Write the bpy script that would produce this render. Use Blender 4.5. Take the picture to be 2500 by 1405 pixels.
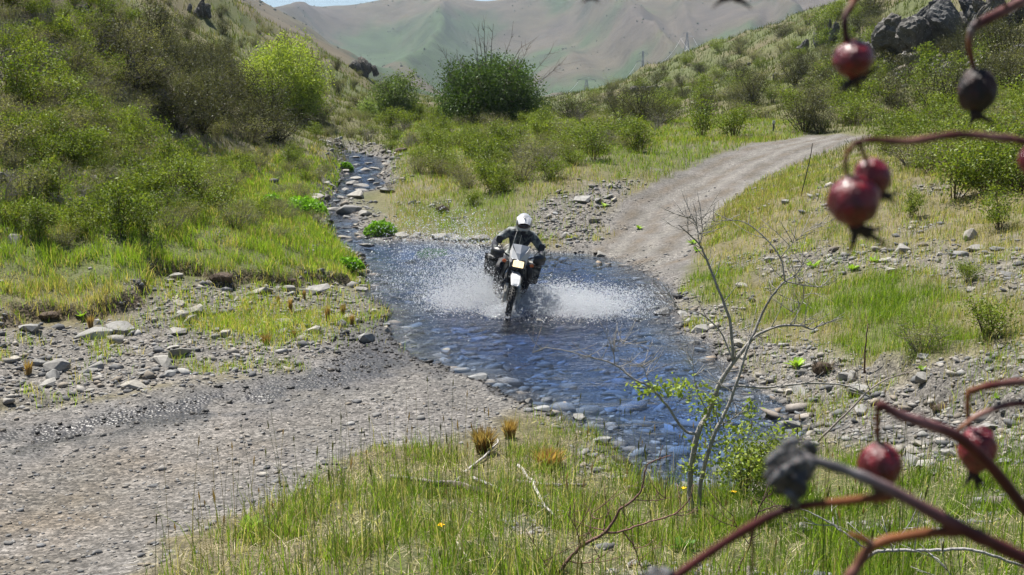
import bpy, bmesh, math, random
import numpy as np
from mathutils import Vector, Matrix, Euler

for o in list(bpy.data.objects):
    bpy.data.objects.remove(o)
SC = bpy.context.scene
C = SC.collection
R = math.radians
random.seed(7)
RNG = np.random.default_rng(11)

# ------------------------------------------------------------------ camera
FPX, PW, PH = 2600.0, 2500.0, 1405.0        # focal length in photo pixels, photo size
CAMZ = 3.24
PITCH = math.atan((PH / 2 - 245.0) / FPX)   # horizon lies at y = 245
cam = bpy.data.cameras.new('camera')
cam.sensor_width = 36.0
cam.lens = 36.0 * FPX / PW
cam.clip_start = 0.02
cam.clip_end = 20000
cam.dof.use_dof = True
cam.dof.focus_distance = 15.0
cam.dof.aperture_fstop = 18.0
camo = bpy.data.objects.new('camera', cam)
camo.location = (0, 0, CAMZ)
camo.rotation_euler = (math.pi / 2 - PITCH, 0, 0)
C.objects.link(camo)
SC.camera = camo

# ------------------------------------------------------------------ sky, sun, exposure
SUN_AZ, SUN_EL = R(-42), R(63)               # azimuth measured from +Y towards +X
world = bpy.data.worlds.new('World')
SC.world = world
world.use_nodes = True
wn = world.node_tree
wn.nodes.clear()
sky = wn.nodes.new('ShaderNodeTexSky')
sky.sky_type = 'NISHITA'
sky.sun_disc = False
sky.sun_elevation = SUN_EL
sky.sun_rotation = SUN_AZ
sky.altitude = 600
sky.air_density = 1.0
sky.dust_density = 0.15
sky.ozone_density = 3.0
bg = wn.nodes.new('ShaderNodeBackground')
bg.inputs['Strength'].default_value = 0.052
wo = wn.nodes.new('ShaderNodeOutputWorld')
wn.links.new(sky.outputs[0], bg.inputs[0])
wn.links.new(bg.outputs[0], wo.inputs[0])
sl = bpy.data.lights.new('sun', 'SUN')
sl.energy = 5.0
sl.angle = R(0.53)
sl.color = (1.0, 0.955, 0.88)
so = bpy.data.objects.new('sun', sl)
sdir = Vector((math.sin(SUN_AZ) * math.cos(SUN_EL), math.cos(SUN_AZ) * math.cos(SUN_EL), math.sin(SUN_EL)))
so.rotation_euler = (-sdir).to_track_quat('-Z', 'Y').to_euler()
so.location = (-20, 30, 60)
C.objects.link(so)
vs = SC.view_settings
vs.view_transform = 'Standard'
vs.look = 'None'
vs.exposure = 0.95
vs.gamma = 1.0
vs.use_curve_mapping = False
SC.cycles.use_denoising = True
SC.cycles.max_bounces = 6
SC.cycles.diffuse_bounces = 2
SC.cycles.transmission_bounces = 4
SC.cycles.glossy_bounces = 3
SC.cycles.transparent_max_bounces = 16
SC.cycles.sample_clamp_indirect = 4.0
SC.cycles.caustics_reflective = False
SC.cycles.caustics_refractive = False
SC.cycles.volume_bounces = 0

# ------------------------------------------------------------------ pixel helpers
CP, SP = math.cos(PITCH), math.sin(PITCH)
def ray(px, py):
    """direction through a photo pixel scaled so that its Y component is 1 -> (slope x, slope z)"""
    u = (np.asarray(px, float) - PW / 2) / FPX
    v = (PH / 2 - np.asarray(py, float)) / FPX
    dy = CP + v * SP
    return u / dy, (-SP + v * CP) / dy
def atY(px, py, Y):
    sx, sz = ray(px, py)
    return np.array([sx * Y, Y, CAMZ + sz * Y])
def atZ(px, py, z):
    sx, sz = ray(px, py)
    Y = (z - CAMZ) / sz
    return np.array([sx * Y, Y, z])
def pix(x, y, z):
    dz = z - CAMZ
    f = y * CP - dz * SP
    return PW / 2 + FPX * x / f, PH / 2 - FPX * (y * SP + dz * CP) / f

# ------------------------------------------------------------------ numpy noise
def _hash(ix, iy, seed):
    h = (ix.astype(np.int64) * 374761393 + iy.astype(np.int64) * 668265263 + seed * 974711) & 0xffffffff
    h = ((h ^ (h >> 13)) * 1274126177) & 0xffffffff
    return ((h ^ (h >> 16)) & 0xffff) / 65535.0
def vnoise(x, y, seed=0):
    x = np.asarray(x, float); y = np.asarray(y, float)
    ix = np.floor(x); iy = np.floor(y)
    fx = x - ix; fy = y - iy
    ux = fx * fx * fx * (fx * (fx * 6 - 15) + 10); uy = fy * fy * fy * (fy * (fy * 6 - 15) + 10)
    def g(a, b):
        an = _hash(ix + a, iy + b, seed) * 2 * np.pi
        return np.cos(an) * (fx - a) + np.sin(an) * (fy - b)
    n = (g(0, 0) * (1 - ux) + g(1, 0) * ux) * (1 - uy) + (g(0, 1) * (1 - ux) + g(1, 1) * ux) * uy
    return n * 1.5
def fbm(x, y, oct=4, seed=0, gain=0.5):
    s = 0; a = 1.0
    for i in range(oct):
        s = s + a * vnoise(x * 2 ** i + 17.3 * i, y * 2 ** i - 9.1 * i, seed + i)
        a *= gain
    return s
def ridged(x, y, oct=4, seed=0):
    s = 0; a = 1.0; w = 1.0
    for i in range(oct):
        n = (1 - np.abs(vnoise(x * 2 ** i + 5.1 * i, y * 2 ** i + 3.7 * i, seed + i)) * 1.6)
        s = s + a * n * w
        w = np.clip(n, 0, 1); a *= 0.5
    return s
def sstep(a, b, x):
    t = np.clip((x - a) / (b - a), 0, 1)
    return t * t * (3 - 2 * t)
def seg_dist(x, y, poly, closed):
    P = np.asarray(poly, float)
    d = np.full(np.shape(x), 1e9)
    n = len(P)
    for i in range(n if closed else n - 1):
        a = P[i]; b = P[(i + 1) % n]
        ab = b - a
        t = np.clip(((x - a[0]) * ab[0] + (y - a[1]) * ab[1]) / max(ab @ ab, 1e-9), 0, 1)
        d = np.minimum(d, np.hypot(x - a[0] - t * ab[0], y - a[1] - t * ab[1]))
    return d
def sdf(x, y, poly):
    """signed distance, negative inside"""
    P = np.asarray(poly, float)
    x = np.asarray(x, float); y = np.asarray(y, float)
    d = seg_dist(x, y, P, True)
    ins = np.zeros(np.shape(x), bool)
    n = len(P)
    for i in range(n):
        a = P[i]; b = P[(i + 1) % n]
        c = ((a[1] > y) != (b[1] > y))
        if a[1] != b[1]:
            xi = (b[0] - a[0]) * (y - a[1]) / (b[1] - a[1]) + a[0]
            ins ^= c & (x < xi)
    return np.where(ins, -d, d)

# ------------------------------------------------------------------ mesh helpers
def mesh_np(name, V, F, col=None, smooth=False, attrs=None):
    """V (n,3); F (m,k) uniform polygons; col per vertex rgb"""
    V = np.asarray(V, np.float32); F = np.asarray(F, np.int32)
    me = bpy.data.meshes.new(name)
    m, k = F.shape
    me.vertices.add(len(V)); me.vertices.foreach_set('co', V.ravel())
    me.loops.add(m * k); me.loops.foreach_set('vertex_index', F.ravel())
    me.polygons.add(m)
    me.polygons.foreach_set('loop_start', np.arange(0, m * k, k, dtype=np.int32))
    me.polygons.foreach_set('loop_total', np.full(m, k, np.int32))
    if smooth:
        me.polygons.foreach_set('use_smooth', np.ones(m, bool))
    if col is not None:
        a = me.color_attributes.new('Col', 'FLOAT_COLOR', 'POINT')
        c4 = np.ones((len(V), 4), np.float32); c4[:, :3] = col
        a.data.foreach_set('color', c4.ravel())
    for nm, arr in (attrs or {}).items():
        a = me.attributes.new(nm, 'FLOAT', 'POINT')
        a.data.foreach_set('value', np.asarray(arr, np.float32).ravel())
    me.update(calc_edges=True)
    return me
def link(name, me, mat=None, parent=None, loc=None, rot=None, **props):
    o = bpy.data.objects.new(name, me)
    C.objects.link(o)
    if mat is not None and me is not None and not me.materials:
        me.materials.append(mat)
    if parent is not None:
        o.parent = parent
    if loc is not None: o.location = loc
    if rot is not None: o.rotation_euler = rot
    for k, v in props.items():
        o[k] = v
    return o
def empty(name, loc, label=None, category=None, group=None, rot=(0, 0, 0)):
    o = bpy.data.objects.new(name, None)
    o.empty_display_size = 0.1
    C.objects.link(o)
    o.location = loc; o.rotation_euler = rot
    tag(o, label, category, group)
    return o
def tag(o, label=None, category=None, group=None, kind=None):
    if label: o['label'] = label
    if category: o['category'] = category
    if group: o['group'] = group
    if kind: o['kind'] = kind
    return o
def bm_obj(name, bm, mat, parent=None, smooth=False, **kw):
    me = bpy.data.meshes.new(name)
    bm.normal_update()
    bm.to_mesh(me); bm.free()
    if smooth:
        for p in me.polygons: p.use_smooth = True
    return link(name, me, mat, parent, **kw)
def copy_tree(o, parent=None):
    c = o.copy(); C.objects.link(c)
    if parent is not None: c.parent = parent
    for ch in list(o.children): copy_tree(ch, c)
    return c

def tube_np(pts, rad, sides=6, cap=True):
    """tapered tube through points -> V, quads"""
    P = np.asarray(pts, float); n = len(P)
    rad = np.broadcast_to(np.asarray(rad, float), (n,))
    T = np.gradient(P, axis=0)
    T /= np.linalg.norm(T, axis=1)[:, None] + 1e-12
    up = np.array([0, 0, 1.0])
    if abs(T[0] @ up) > 0.9: up = np.array([1.0, 0, 0])
    V = []
    a = np.cross(T[0], up); a /= np.linalg.norm(a)
    for i in range(n):
        a = a - T[i] * (a @ T[i]); a /= np.linalg.norm(a) + 1e-12
        b = np.cross(T[i], a)
        ang = np.arange(sides) / sides * 2 * np.pi
        V.append(P[i] + rad[i] * (np.cos(ang)[:, None] * a + np.sin(ang)[:, None] * b))
    V = np.concatenate(V)
    F = []
    for i in range(n - 1):
        for j in range(sides):
            k = (j + 1) % sides
            F.append((i * sides + j, i * sides + k, (i + 1) * sides + k, (i + 1) * sides + j))
    if cap:
        c0 = len(V); V = np.vstack([V, P[0], P[-1]])
        for j in range(0, sides):
            k = (j + 1) % sides
            F.append((c0, k, j, c0))
            F.append((c0 + 1, (n - 1) * sides + j, (n - 1) * sides + k, c0 + 1))
        F = [f if len(set(f)) == 4 else f for f in F]
    return V, np.array(F)
class Geo:
    """collects quads/tris (tri = repeated last vertex dropped) into one mesh"""
    def __init__(s): s.V = []; s.F = []; s.C = []; s.n = 0
    def add(s, V, F, col=(1, 1, 1)):
        V = np.asarray(V, float); F = np.asarray(F)
        s.V.append(V); s.F += [tuple(int(i) + s.n for i in dict.fromkeys(f)) for f in F.tolist()]
        s.C.append(np.broadcast_to(np.asarray(col, float), (len(V), 3))); s.n += len(V)
    def tube(s, pts, rad, sides=6, col=(1, 1, 1)):
        V, F = tube_np(pts, rad, sides); s.add(V, F, col)
    def mesh(s, name, smooth=False):
        me = bpy.data.meshes.new(name)
        V = np.concatenate(s.V)
        me.from_pydata(V.tolist(), [], s.F)
        a = me.color_attributes.new('Col', 'FLOAT_COLOR', 'POINT')
        c4 = np.ones((len(V), 4), np.float32); c4[:, :3] = np.concatenate(s.C)
        a.data.foreach_set('color', c4.ravel())
        if smooth:
            me.polygons.foreach_set('use_smooth', np.ones(len(me.polygons), bool))
        return me
def spline(pts, n):
    """Catmull-Rom through points, n samples"""
    P = np.asarray(pts, float)
    if len(P) == 2: return P[0] + (P[1] - P[0]) * np.linspace(0, 1, n)[:, None]
    Q = np.vstack([2 * P[0] - P[1], P, 2 * P[-1] - P[-2]])
    out = []
    for t in np.linspace(0, len(P) - 1 - 1e-6, n):
        i = int(t); f = t - i
        a, b, c, d = Q[i], Q[i + 1], Q[i + 2], Q[i + 3]
        out.append(0.5 * (2 * b + (c - a) * f + (2 * a - 5 * b + 4 * c - d) * f * f + (3 * b - a - 3 * c + d) * f ** 3))
    return np.array(out)

# ------------------------------------------------------------------ materials
MATS = {}
def nodes(name):
    m = bpy.data.materials.new(name); m.use_nodes = True
    nt = m.node_tree; nt.nodes.clear()
    out = nt.nodes.new('ShaderNodeOutputMaterial')
    MATS[name] = m
    return m, nt, out
def N(nt, typ, **kw):
    n = nt.nodes.new(typ)
    for k, v in kw.items():
        if k.startswith('i_'):
            n.inputs[int(k[2:]) if k[2:].isdigit() else k[2:].replace('_', ' ')].default_value = v
        else:
            setattr(n, k, v)
    return n
def L(nt, a, b): nt.links.new(a, b)
def rgba(c): return (c[0], c[1], c[2], 1.0)
def mixc(nt, blend, fac, a, b):
    n = nt.nodes.new('ShaderNodeMix'); n.data_type = 'RGBA'; n.blend_type = blend
    for s, v in ((n.inputs[0], fac), (n.inputs[6], a), (n.inputs[7], b)):
        if isinstance(v, bpy.types.NodeSocket): nt.links.new(v, s)
        elif isinstance(v, (int, float)): s.default_value = v
        else: s.default_value = rgba(v)
    return n.outputs[2]
def ramp(nt, fac, stops, interp='LINEAR'):
    n = nt.nodes.new('ShaderNodeValToRGB'); n.color_ramp.interpolation = interp
    e = n.color_ramp.elements
    while len(e) < len(stops): e.new(0.5)
    for i, (p, c) in enumerate(stops):
        e[i].position = p; e[i].color = rgba(c) if not isinstance(c, (int, float)) else (c, c, c, 1)
    nt.links.new(fac, n.inputs[0])
    return n.outputs[0]
def mat_simple(name, col, rough=0.5, metal=0.0, noise=0.0, nscale=20, bump=0.0, bscale=60, coat=0.0, spec=0.5):
    m, nt, out = nodes(name)
    p = N(nt, 'ShaderNodeBsdfPrincipled')
    p.inputs['Roughness'].default_value = rough
    p.inputs['Metallic'].default_value = metal
    p.inputs['Coat Weight'].default_value = coat
    p.inputs['Specular IOR Level'].default_value = spec
    tc = N(nt, 'ShaderNodeTexCoord')
    if noise > 0:
        nz = N(nt, 'ShaderNodeTexNoise', i_Scale=nscale, i_Detail=4.0)
        L(nt, tc.outputs['Object'], nz.inputs['Vector'])
        f = ramp(nt, nz.outputs[0], [(0.3, tuple(c * (1 - noise) for c in col)), (0.7, tuple(min(1, c * (1 + noise)) for c in col))])
        L(nt, f, p.inputs['Base Color'])
    else:
        p.inputs['Base Color'].default_value = rgba(col)
    if bump > 0:
        nz = N(nt, 'ShaderNodeTexNoise', i_Scale=bscale, i_Detail=5.0)
        L(nt, tc.outputs['Object'], nz.inputs['Vector'])
        b = N(nt, 'ShaderNodeBump', i_Strength=bump, i_Distance=0.01)
        L(nt, nz.outputs[0], b.inputs['Height']); L(nt, b.outputs[0], p.inputs['Normal'])
    L(nt, p.outputs[0], out.inputs[0])
    return m
def mat_leaf(name, trans=0.45, rough=0.5, gain=1.0):
    """leaf / blade: colour from the vertex attribute, varied per object, part of the light passes through"""
    m, nt, out = nodes(name)
    at = N(nt, 'ShaderNodeAttribute', attribute_name='Col')
    oi = N(nt, 'ShaderNodeObjectInfo')
    v = ramp(nt, oi.outputs['Random'], [(0, (0.78 * gain, 0.8 * gain, 0.8 * gain)), (1, (1.2 * gain, 1.16 * gain, 1.05 * gain))])
    c = mixc(nt, 'MULTIPLY', 1.0, at.outputs['Color'], v)
    d = N(nt, 'ShaderNodeBsdfDiffuse'); L(nt, c, d.inputs[0])
    t = N(nt, 'ShaderNodeBsdfTranslucent')
    tc = mixc(nt, 'MULTIPLY', 1.0, c, (1.15, 1.25, 0.6)); L(nt, tc, t.inputs[0])
    mx = N(nt, 'ShaderNodeMixShader', i_0=trans)
    L(nt, d.outputs[0], mx.inputs[1]); L(nt, t.outputs[0], mx.inputs[2])
    g = N(nt, 'ShaderNodeBsdfGlossy', i_Roughness=rough); g.inputs[0].default_value = (0.8, 0.85, 0.8, 1)
    m2 = N(nt, 'ShaderNodeMixShader', i_0=0.025)
    L(nt, mx.outputs[0], m2.inputs[1]); L(nt, g.outputs[0], m2.inputs[2])
    L(nt, m2.outputs[0], out.inputs[0])
    return m
def mat_vcol(name, rough=0.8, noise=0.25, nscale=30, bump=0.3, bscale=40, spec=0.3):
    m, nt, out = nodes(name)
    at = N(nt, 'ShaderNodeAttribute', attribute_name='Col')
    tc = N(nt, 'ShaderNodeTexCoord')
    nz = N(nt, 'ShaderNodeTexNoise', i_Scale=nscale, i_Detail=5.0); L(nt, tc.outputs['Object'], nz.inputs['Vector'])
    v = ramp(nt, nz.outputs[0], [(0.3, 1 - noise), (0.7, 1 + noise)])
    c = mixc(nt, 'MULTIPLY', 1.0, at.outputs['Color'], v)
    p = N(nt, 'ShaderNodeBsdfPrincipled', i_Roughness=rough); p.inputs['Specular IOR Level'].default_value = spec
    L(nt, c, p.inputs['Base Color'])
    if bump > 0:
        n2 = N(nt, 'ShaderNodeTexNoise', i_Scale=bscale, i_Detail=6.0); L(nt, tc.outputs['Object'], n2.inputs['Vector'])
        b = N(nt, 'ShaderNodeBump', i_Strength=bump, i_Distance=0.02)
        L(nt, n2.outputs[0], b.inputs['Height']); L(nt, b.outputs[0], p.inputs['Normal'])
    L(nt, p.outputs[0], out.inputs[0])
    return m
# ================================================================== TERRAIN
def wl(Y): return 0.048 * np.maximum(0, np.asarray(Y, float) - 22.5)      # water level: pool, then climbing stream
ctrl = []
for px, py, z in [(0,1405,.55),(-300,1405,.7),(0,1200,.32),(0,1050,.2),(0,950,.22),(300,1300,.42),(300,1100,.2),(300,950,.17),
    (600,1200,.3),(600,1000,.1),(600,900,.1),(850,900,.06),(850,1000,.08),(850,1150,.28),(1000,1000,.06),(1100,1100,.2),(1250,1050,.12),
    (700,1405,.75),(900,1300,.6),(1100,1405,.85),(1200,1200,.36),(1400,1150,.18),(1400,1300,.52),(1600,1300,.42),(1600,1405,.75),
    (1900,1250,.3),(1900,1405,.75),(2200,1300,.55),(2200,1160,.33),(2500,1405,1.0),(2500,1200,.7),(2700,1300,.95),
    (0,900,.25),(0,830,.3),(300,900,.18),(300,830,.22),(600,830,.13),(600,750,.2),(750,780,.1),(800,720,.1),(0,740,.4),(200,740,.38),(400,690,.4),
    (1700,800,.06),(1850,800,.2),(2000,850,.3),(2200,950,.4),(2200,1040,.28),(2000,980,.12),(2500,1000,.7),(2500,900,.8),(2500,750,1.0),(2500,650,1.1),(2000,700,.5),(2250,700,.8),(2250,820,.62),
    (1750,700,.2),(1750,600,.35),(2000,580,.85),(2250,560,1.15),(2500,480,1.6),(2200,450,1.6),(1900,480,1.2),(1800,540,.7),
    (1500,570,.22),(1600,600,.2),(1700,560,.32),(1600,500,.6),(1500,520,.5),(1700,440,.98),(1850,390,1.45),(1980,345,1.9),(2080,327,2.1),
    (1350,600,.05),(1200,590,.08),(1050,570,.12),(1300,500,.62),(1200,520,.42),(1050,480,.5),(1300,430,1.15),(1450,480,.75),(1500,430,1.2),(1600,400,1.4),(1750,360,1.75),(1100,420,.95),
    (850,650,.1),(960,560,.12),(1000,430,.8)]:
    ctrl.append(atZ(px, py, z))
for px, py, Y in [(0,650,14.5),(0,560,16),(0,480,17.5),(0,300,20),(0,100,24),(0,-250,30),(-250,400,16),(-250,700,12.5),(-250,100,20),(-400,-300,26),
    (300,600,16),(300,480,19.5),(300,380,22),(300,300,24.5),(200,150,26),(300,0,33),(150,-150,34),
    (500,600,17.5),(500,480,22),(500,400,27),(700,600,20),(700,500,26),(700,400,34),(600,380,33),(560,330,36),(400,330,29),(450,230,36),(600,230,40),(740,350,38),(350,100,42),
    (500,100,70),(330,0,75),(330,-150,80),(700,100,100),(800,150,105),(900,195,110),(960,232,115),(700,150,170),(900,240,170),(500,60,150),(100,-300,90),
    (800,200,85),(900,280,65),(650,180,65),(450,130,50),(580,300,42),(750,340,42),(700,285,50),(1000,287,58),(1200,300,52),(1200,345,41),(900,330,50),(1050,350,44),
    (1000,262,110),(1200,256,140),(1050,256,180),(1300,250,200),(1200,252,290),(1350,290,70),(1500,310,52),
    (1400,241,120),(1550,195,125),(1700,130,130),(1850,90,135),(2000,40,140),(2150,0,140),(2300,-60,130),(2500,-120,110),
    (1700,175,200),(2000,120,210),(1400,262,190),(2300,50,220),(2000,150,290),(500,150,290),
    (1500,280,90),(1800,250,60),(1700,320,45),(1600,240,90),(1750,190,95),(1900,150,90),(2050,100,80),(2100,180,62),(1900,280,48),(2200,300,38),(2050,310,43),
    (2300,60,62),(2450,60,55),(2200,100,64),(2300,-40,75),(2500,-60,65),(2300,230,44),(2500,250,34),(2500,330,26),(2300,330,30),(2700,250,28),(2700,50,40),(2700,450,17),(2700,-200,60)]:
    ctrl.append(atY(px, py, Y))
ctrl += [np.array(p) for p in [(0,0,1.62),(-3,0,1.4),(3,0,1.8),(0,-2.5,1.8),(0,2.5,1.3),(-5,-2,1.4),(5,-2,2.0),(4,3,1.5),(-4,3,.95),(-12,6,1.6),(-14,10,2.6)]]
ctrl = np.array(ctrl)
def qmap(x, Y): return 3.0 * x / (Y + 5.0), np.log(Y + 5.0) * 1.6
cq = np.stack(qmap(ctrl[:, 0], ctrl[:, 1]), 1)
KC = 0.12
D = np.sqrt(((cq[:, None] - cq[None]) ** 2).sum(-1) + KC ** 2)
n = len(cq)
A = np.zeros((n + 1, n + 1)); A[:n, :n] = D - 0.02 * np.eye(n); A[:n, n] = 1; A[n, :n] = 1
W = np.linalg.solve(A, np.append(ctrl[:, 2], 0))
def Hbase(x, Y):
    qx, qy = qmap(x, Y)
    h = np.full(np.shape(qx), W[n])
    for i in range(n):
        h = h + W[i] * np.sqrt((qx - cq[i, 0]) ** 2 + (qy - cq[i, 1]) ** 2 + KC ** 2)
    return h
rowsY = np.concatenate([np.linspace(-2.6, 5, 34, endpoint=False), np.linspace(5, 25, 270, endpoint=False),
                        np.geomspace(25, 60, 130, endpoint=False), np.geomspace(60, 300, 76)])
SMAX = 0.66
NS, NR = 370, len(rowsY)
sv = np.linspace(-SMAX, SMAX, NS)
GX = (rowsY[:, None] + 5.0) * sv[None]
GY = np.repeat(rowsY[:, None], NS, 1)
GH = Hbase(GX, GY)
def gsample(G, x, Y):
    """bilinear sample of a grid field at world x, Y"""
    x = np.asarray(x, float); Y = np.asarray(Y, float)
    r = np.clip(np.interp(Y, rowsY, np.arange(NR)), 0, NR - 1.001)
    c = np.clip((x / (Y + 5.0) + SMAX) / (2 * SMAX) * (NS - 1), 0, NS - 1.001)
    i = r.astype(int); j = c.astype(int); fr = r - i; fc = c - j
    return (G[i, j] * (1 - fc) + G[i, j + 1] * fc) * (1 - fr) + (G[i + 1, j] * (1 - fc) + G[i + 1, j + 1] * fc) * fr
TY = np.concatenate([np.linspace(3.5, 30, 900), np.geomspace(30.05, 298, 900)])
def hit(px, py, G=None):
    """first ground point seen through a pixel"""
    G = GH if G is None else G
    sx, sz = ray(px, py)
    z = CAMZ + sz * TY
    h = gsample(G, sx * TY, TY)
    k = np.nonzero(z <= h)[0]
    if len(k) == 0:
        k = int(np.argmin(z - h)); Y = TY[k]
    else:
        k = int(k[0])
        if k == 0: Y = TY[0]
        else:
            a = z[k - 1] - h[k - 1]; b = h[k] - z[k]
            Y = TY[k - 1] + (TY[k] - TY[k - 1]) * a / (a + b + 1e-9)
    return np.array([sx * Y, Y, float(gsample(G, sx * Y, Y))])
def polyW(pxs, G=None): return np.array([hit(a, b, G)[:2] for a, b in pxs])
def polyWater(pxs):
    out = []
    for a, b in pxs:
        sx, sz = ray(a, b)
        Y = 20.0
        for _ in range(60): Y = 0.5 * Y + 0.5 * (float(wl(Y)) - CAMZ) / sz
        out.append((sx * Y, Y))
    return np.array(out)
WATER_PX = [(824,369),(843,392),(850,410),(835,430),(824,455),(808,480),(800,500),(803,530),(808,560),(828,600),(872,625),(893,650),(900,690),(905,715),
    (880,726),(948,746),(944,790),(958,830),(1008,872),(1100,900),(1180,935),(1262,972),(1320,1002),(1400,1034),(1462,1062),(1500,1105),(1540,1160),(1640,1215),
    (1760,1215),(1880,1130),(1975,1043),(1930,1000),(1850,950),(1790,902),(1742,852),(1665,812),(1632,762),(1645,722),(1603,684),(1542,648),(1452,622),(1350,616),
    (1200,606),(1080,590),(1000,586),(930,590),(880,575),(868,540),(858,520),(826,505),(826,490),(850,480),(900,470),(942,455),(930,432),(934,418),(945,400),(930,384),(880,372),(845,365)]
WPOLY = polyWater(WATER_PX)
WD = sdf(GX, GY, WPOLY) + 0.10 * fbm(GX * 1.7, GY * 1.7, 3, 5)          # signed distance to the water's edge
far = sstep(22, 40, GY)
hill = sstep(1.2, 4.0, GH) * sstep(10, 30, GY)
# terraces of turf with a broken edge
TERR_PX = [(-350,800),(60,772),(150,768),(245,775),(330,735),(395,640),(440,655),(500,680),(560,694),(620,680),(700,700),(760,680),(850,690),(884,640),(850,610),(815,570),(800,520),(790,480),(815,440),(820,380),(700,330),(-350,300)]
TPOLY = polyW(TERR_PX)
TD = sdf(GX, GY, TPOLY) + 0.14 * fbm(GX * 2.2, GY * 2.2, 3, 9)
GH = GH + 0.13 * (1 - sstep(-0.10, 0.05, TD)) * (1 - sstep(18, 26, GY)) - 0.05 * np.exp(-np.clip(TD - 0.05, 0, 9) ** 2 / 0.05) * (TD > 0.03)
RT_PX = [(1990,905),(2080,892),(2200,930),(2330,1000),(2420,1010),(2600,1030),(2600,820),(2350,840),(2150,870)]
RTD = sdf(GX, GY, polyW(RT_PX)) + 0.15 * fbm(GX * 2.5, GY * 2.5, 3, 19)
GH = GH + 0.13 * (1 - sstep(-0.15, 0.05, RTD))
# roads
ROAD_NEAR_PX = [(-500,1020),(0,1000),(250,975),(450,935),(700,905),(830,850),(900,790),(990,790),(1010,880),(1180,930),(1290,985),(1200,1050),(1050,1085),(880,1110),(800,1150),(720,1215),(560,1265),(440,1330),(370,1420),(300,1600),(-900,1900)]
ROAD_FAR_PX = [(1330,640),(1400,600),(1470,585),(1468,545),(1500,495),(1590,445),(1700,396),(1850,351),(1975,328),(2060,327),(2140,327),(2120,340),(1985,385),(1860,440),(1760,510),(1715,580),(1700,640),(1650,700),(1560,690)]
RN = polyW(ROAD_NEAR_PX); RF = polyW(ROAD_FAR_PX)
RND = sdf(GX, GY, RN) + 0.12 * fbm(GX * 2, GY * 2, 3, 21)
RFD = sdf(GX, GY, RF) + 0.15 * fbm(GX * 1.6, GY * 1.6, 3, 23)
road = 1 - sstep(-0.25, 0.15, np.minimum(RND, RFD))
edgeL = polyW([(1400,615),(1468,545),(1500,495),(1590,445),(1700,396),(1850,351),(1975,328)])
RC = seg_dist(GX, GY, edgeL, False)                                     # metres across the far road from its left edge
rut = -0.035 * np.exp(-((RC - 1.0) / 0.28) ** 2) - 0.035 * np.exp(-((RC - 2.5) / 0.3) ** 2) + 0.03 * np.exp(-((RC - 1.75) / 0.3) ** 2)
GH = GH + rut * (RFD < 0)
trackA = polyW([(-400,1110),(0,1080),(200,1045),(400,1005),(600,975),(800,930),(930,885),(1000,850)])
trackB = polyW([(-300,1400),(0,1290),(250,1180),(480,1110),(700,1060),(900,1000),(1050,940)])
TA = seg_dist(GX, GY, trackA, False); TB = seg_dist(GX, GY, trackB, False)
GH = GH - 0.05 * np.exp(-(TA / 0.30) ** 2) - 0.03 * np.exp(-(TB / 0.4) ** 2)
# relief
near = 1 - sstep(26, 45, GY)
GH = GH + (1 - road) * near * (0.05 * fbm(GX * 1.1, GY * 1.1, 4, 31) + 0.012 * fbm(GX * 7, GY * 7, 2, 37)) + road * 0.012 * fbm(GX * 2.2, GY * 2.2, 4, 41)
GH = GH + (1 - near) * (0.10 + 0.45 * hill) * fbm(GX * 0.22, GY * 0.22, 5, 43)
GH = GH + sstep(4, 9, GH) * 0.5 * ridged(GX * 0.12, GY * 0.12, 4, 47) * sstep(40, 70, GY)
GH = GH + hill * near * 0.18 * fbm(GX * 0.6, GY * 0.6, 4, 49)
# carve the water course
WLV = wl(GY)
bed = WLV - 0.035 - 0.20 * sstep(0, 1.3, -WD) + 0.03 * fbm(GX * 2.4, GY * 2.4, 4, 53)
bed = np.minimum(bed, WLV - 0.02)
bank = np.maximum(GH, WLV + 0.012 + 0.05 * np.clip(WD, 0, 1.2))
bank = WLV + 0.012 + (bank - WLV - 0.012) * sstep(-0.05, 0.55, WD)
GH = np.where(WD < 0, bed, np.where(WD < 2.5, bank, GH))
# gravel / stone zones
ST_L = polyW([(-300,830),(0,790),(250,790),(330,745),(400,680),(560,690),(700,700),(850,700),(905,735),(960,790),(900,860),(700,910),(450,940),(0,1000),(-400,1010)])
ST_R = polyW([(1630,690),(1720,740),(1850,800),(1990,850),(2150,870),(2300,880),(2600,830),(2650,1080),(2400,1130),(2150,1110),(1960,1060),(1900,990),(1790,910),(1660,820)])
ST_F = polyW([(1270,560),(1300,500),(1420,460),(1560,440),(1500,500),(1470,560),(1470,600),(1380,620)])
ST_R2 = polyW([(1780,640),(1900,590),(2150,600),(2300,600),(2600,610),(2600,760),(2350,720),(2150,660),(1900,700)])
SD = np.minimum(np.minimum(sdf(GX, GY, ST_L), sdf(GX, GY, ST_R)), sdf(GX, GY, ST_F)) + 0.3 * fbm(GX * 1.3, GY * 1.3, 4, 61)
SD2 = sdf(GX, GY, ST_R2) + 0.4 * fbm(GX * 1.2, GY * 1.2, 4, 63)
stony = np.maximum(1 - sstep(-0.35, 0.35, SD), 0.75 * (1 - sstep(-0.4, 0.3, SD2)))
stony = np.maximum(stony, (1 - sstep(0.0, 0.5 + 0.5 * (GY > 24), WD)) * (1 - sstep(46, 50, GY)))
stony = np.maximum(stony, 0.6 * sstep(0.35, 0.6, fbm(GX * 0.7, GY * 0.7, 4, 67)) * near)
PXg, PYg = pix(GX, np.maximum(GY, 0.5), GH)
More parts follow.
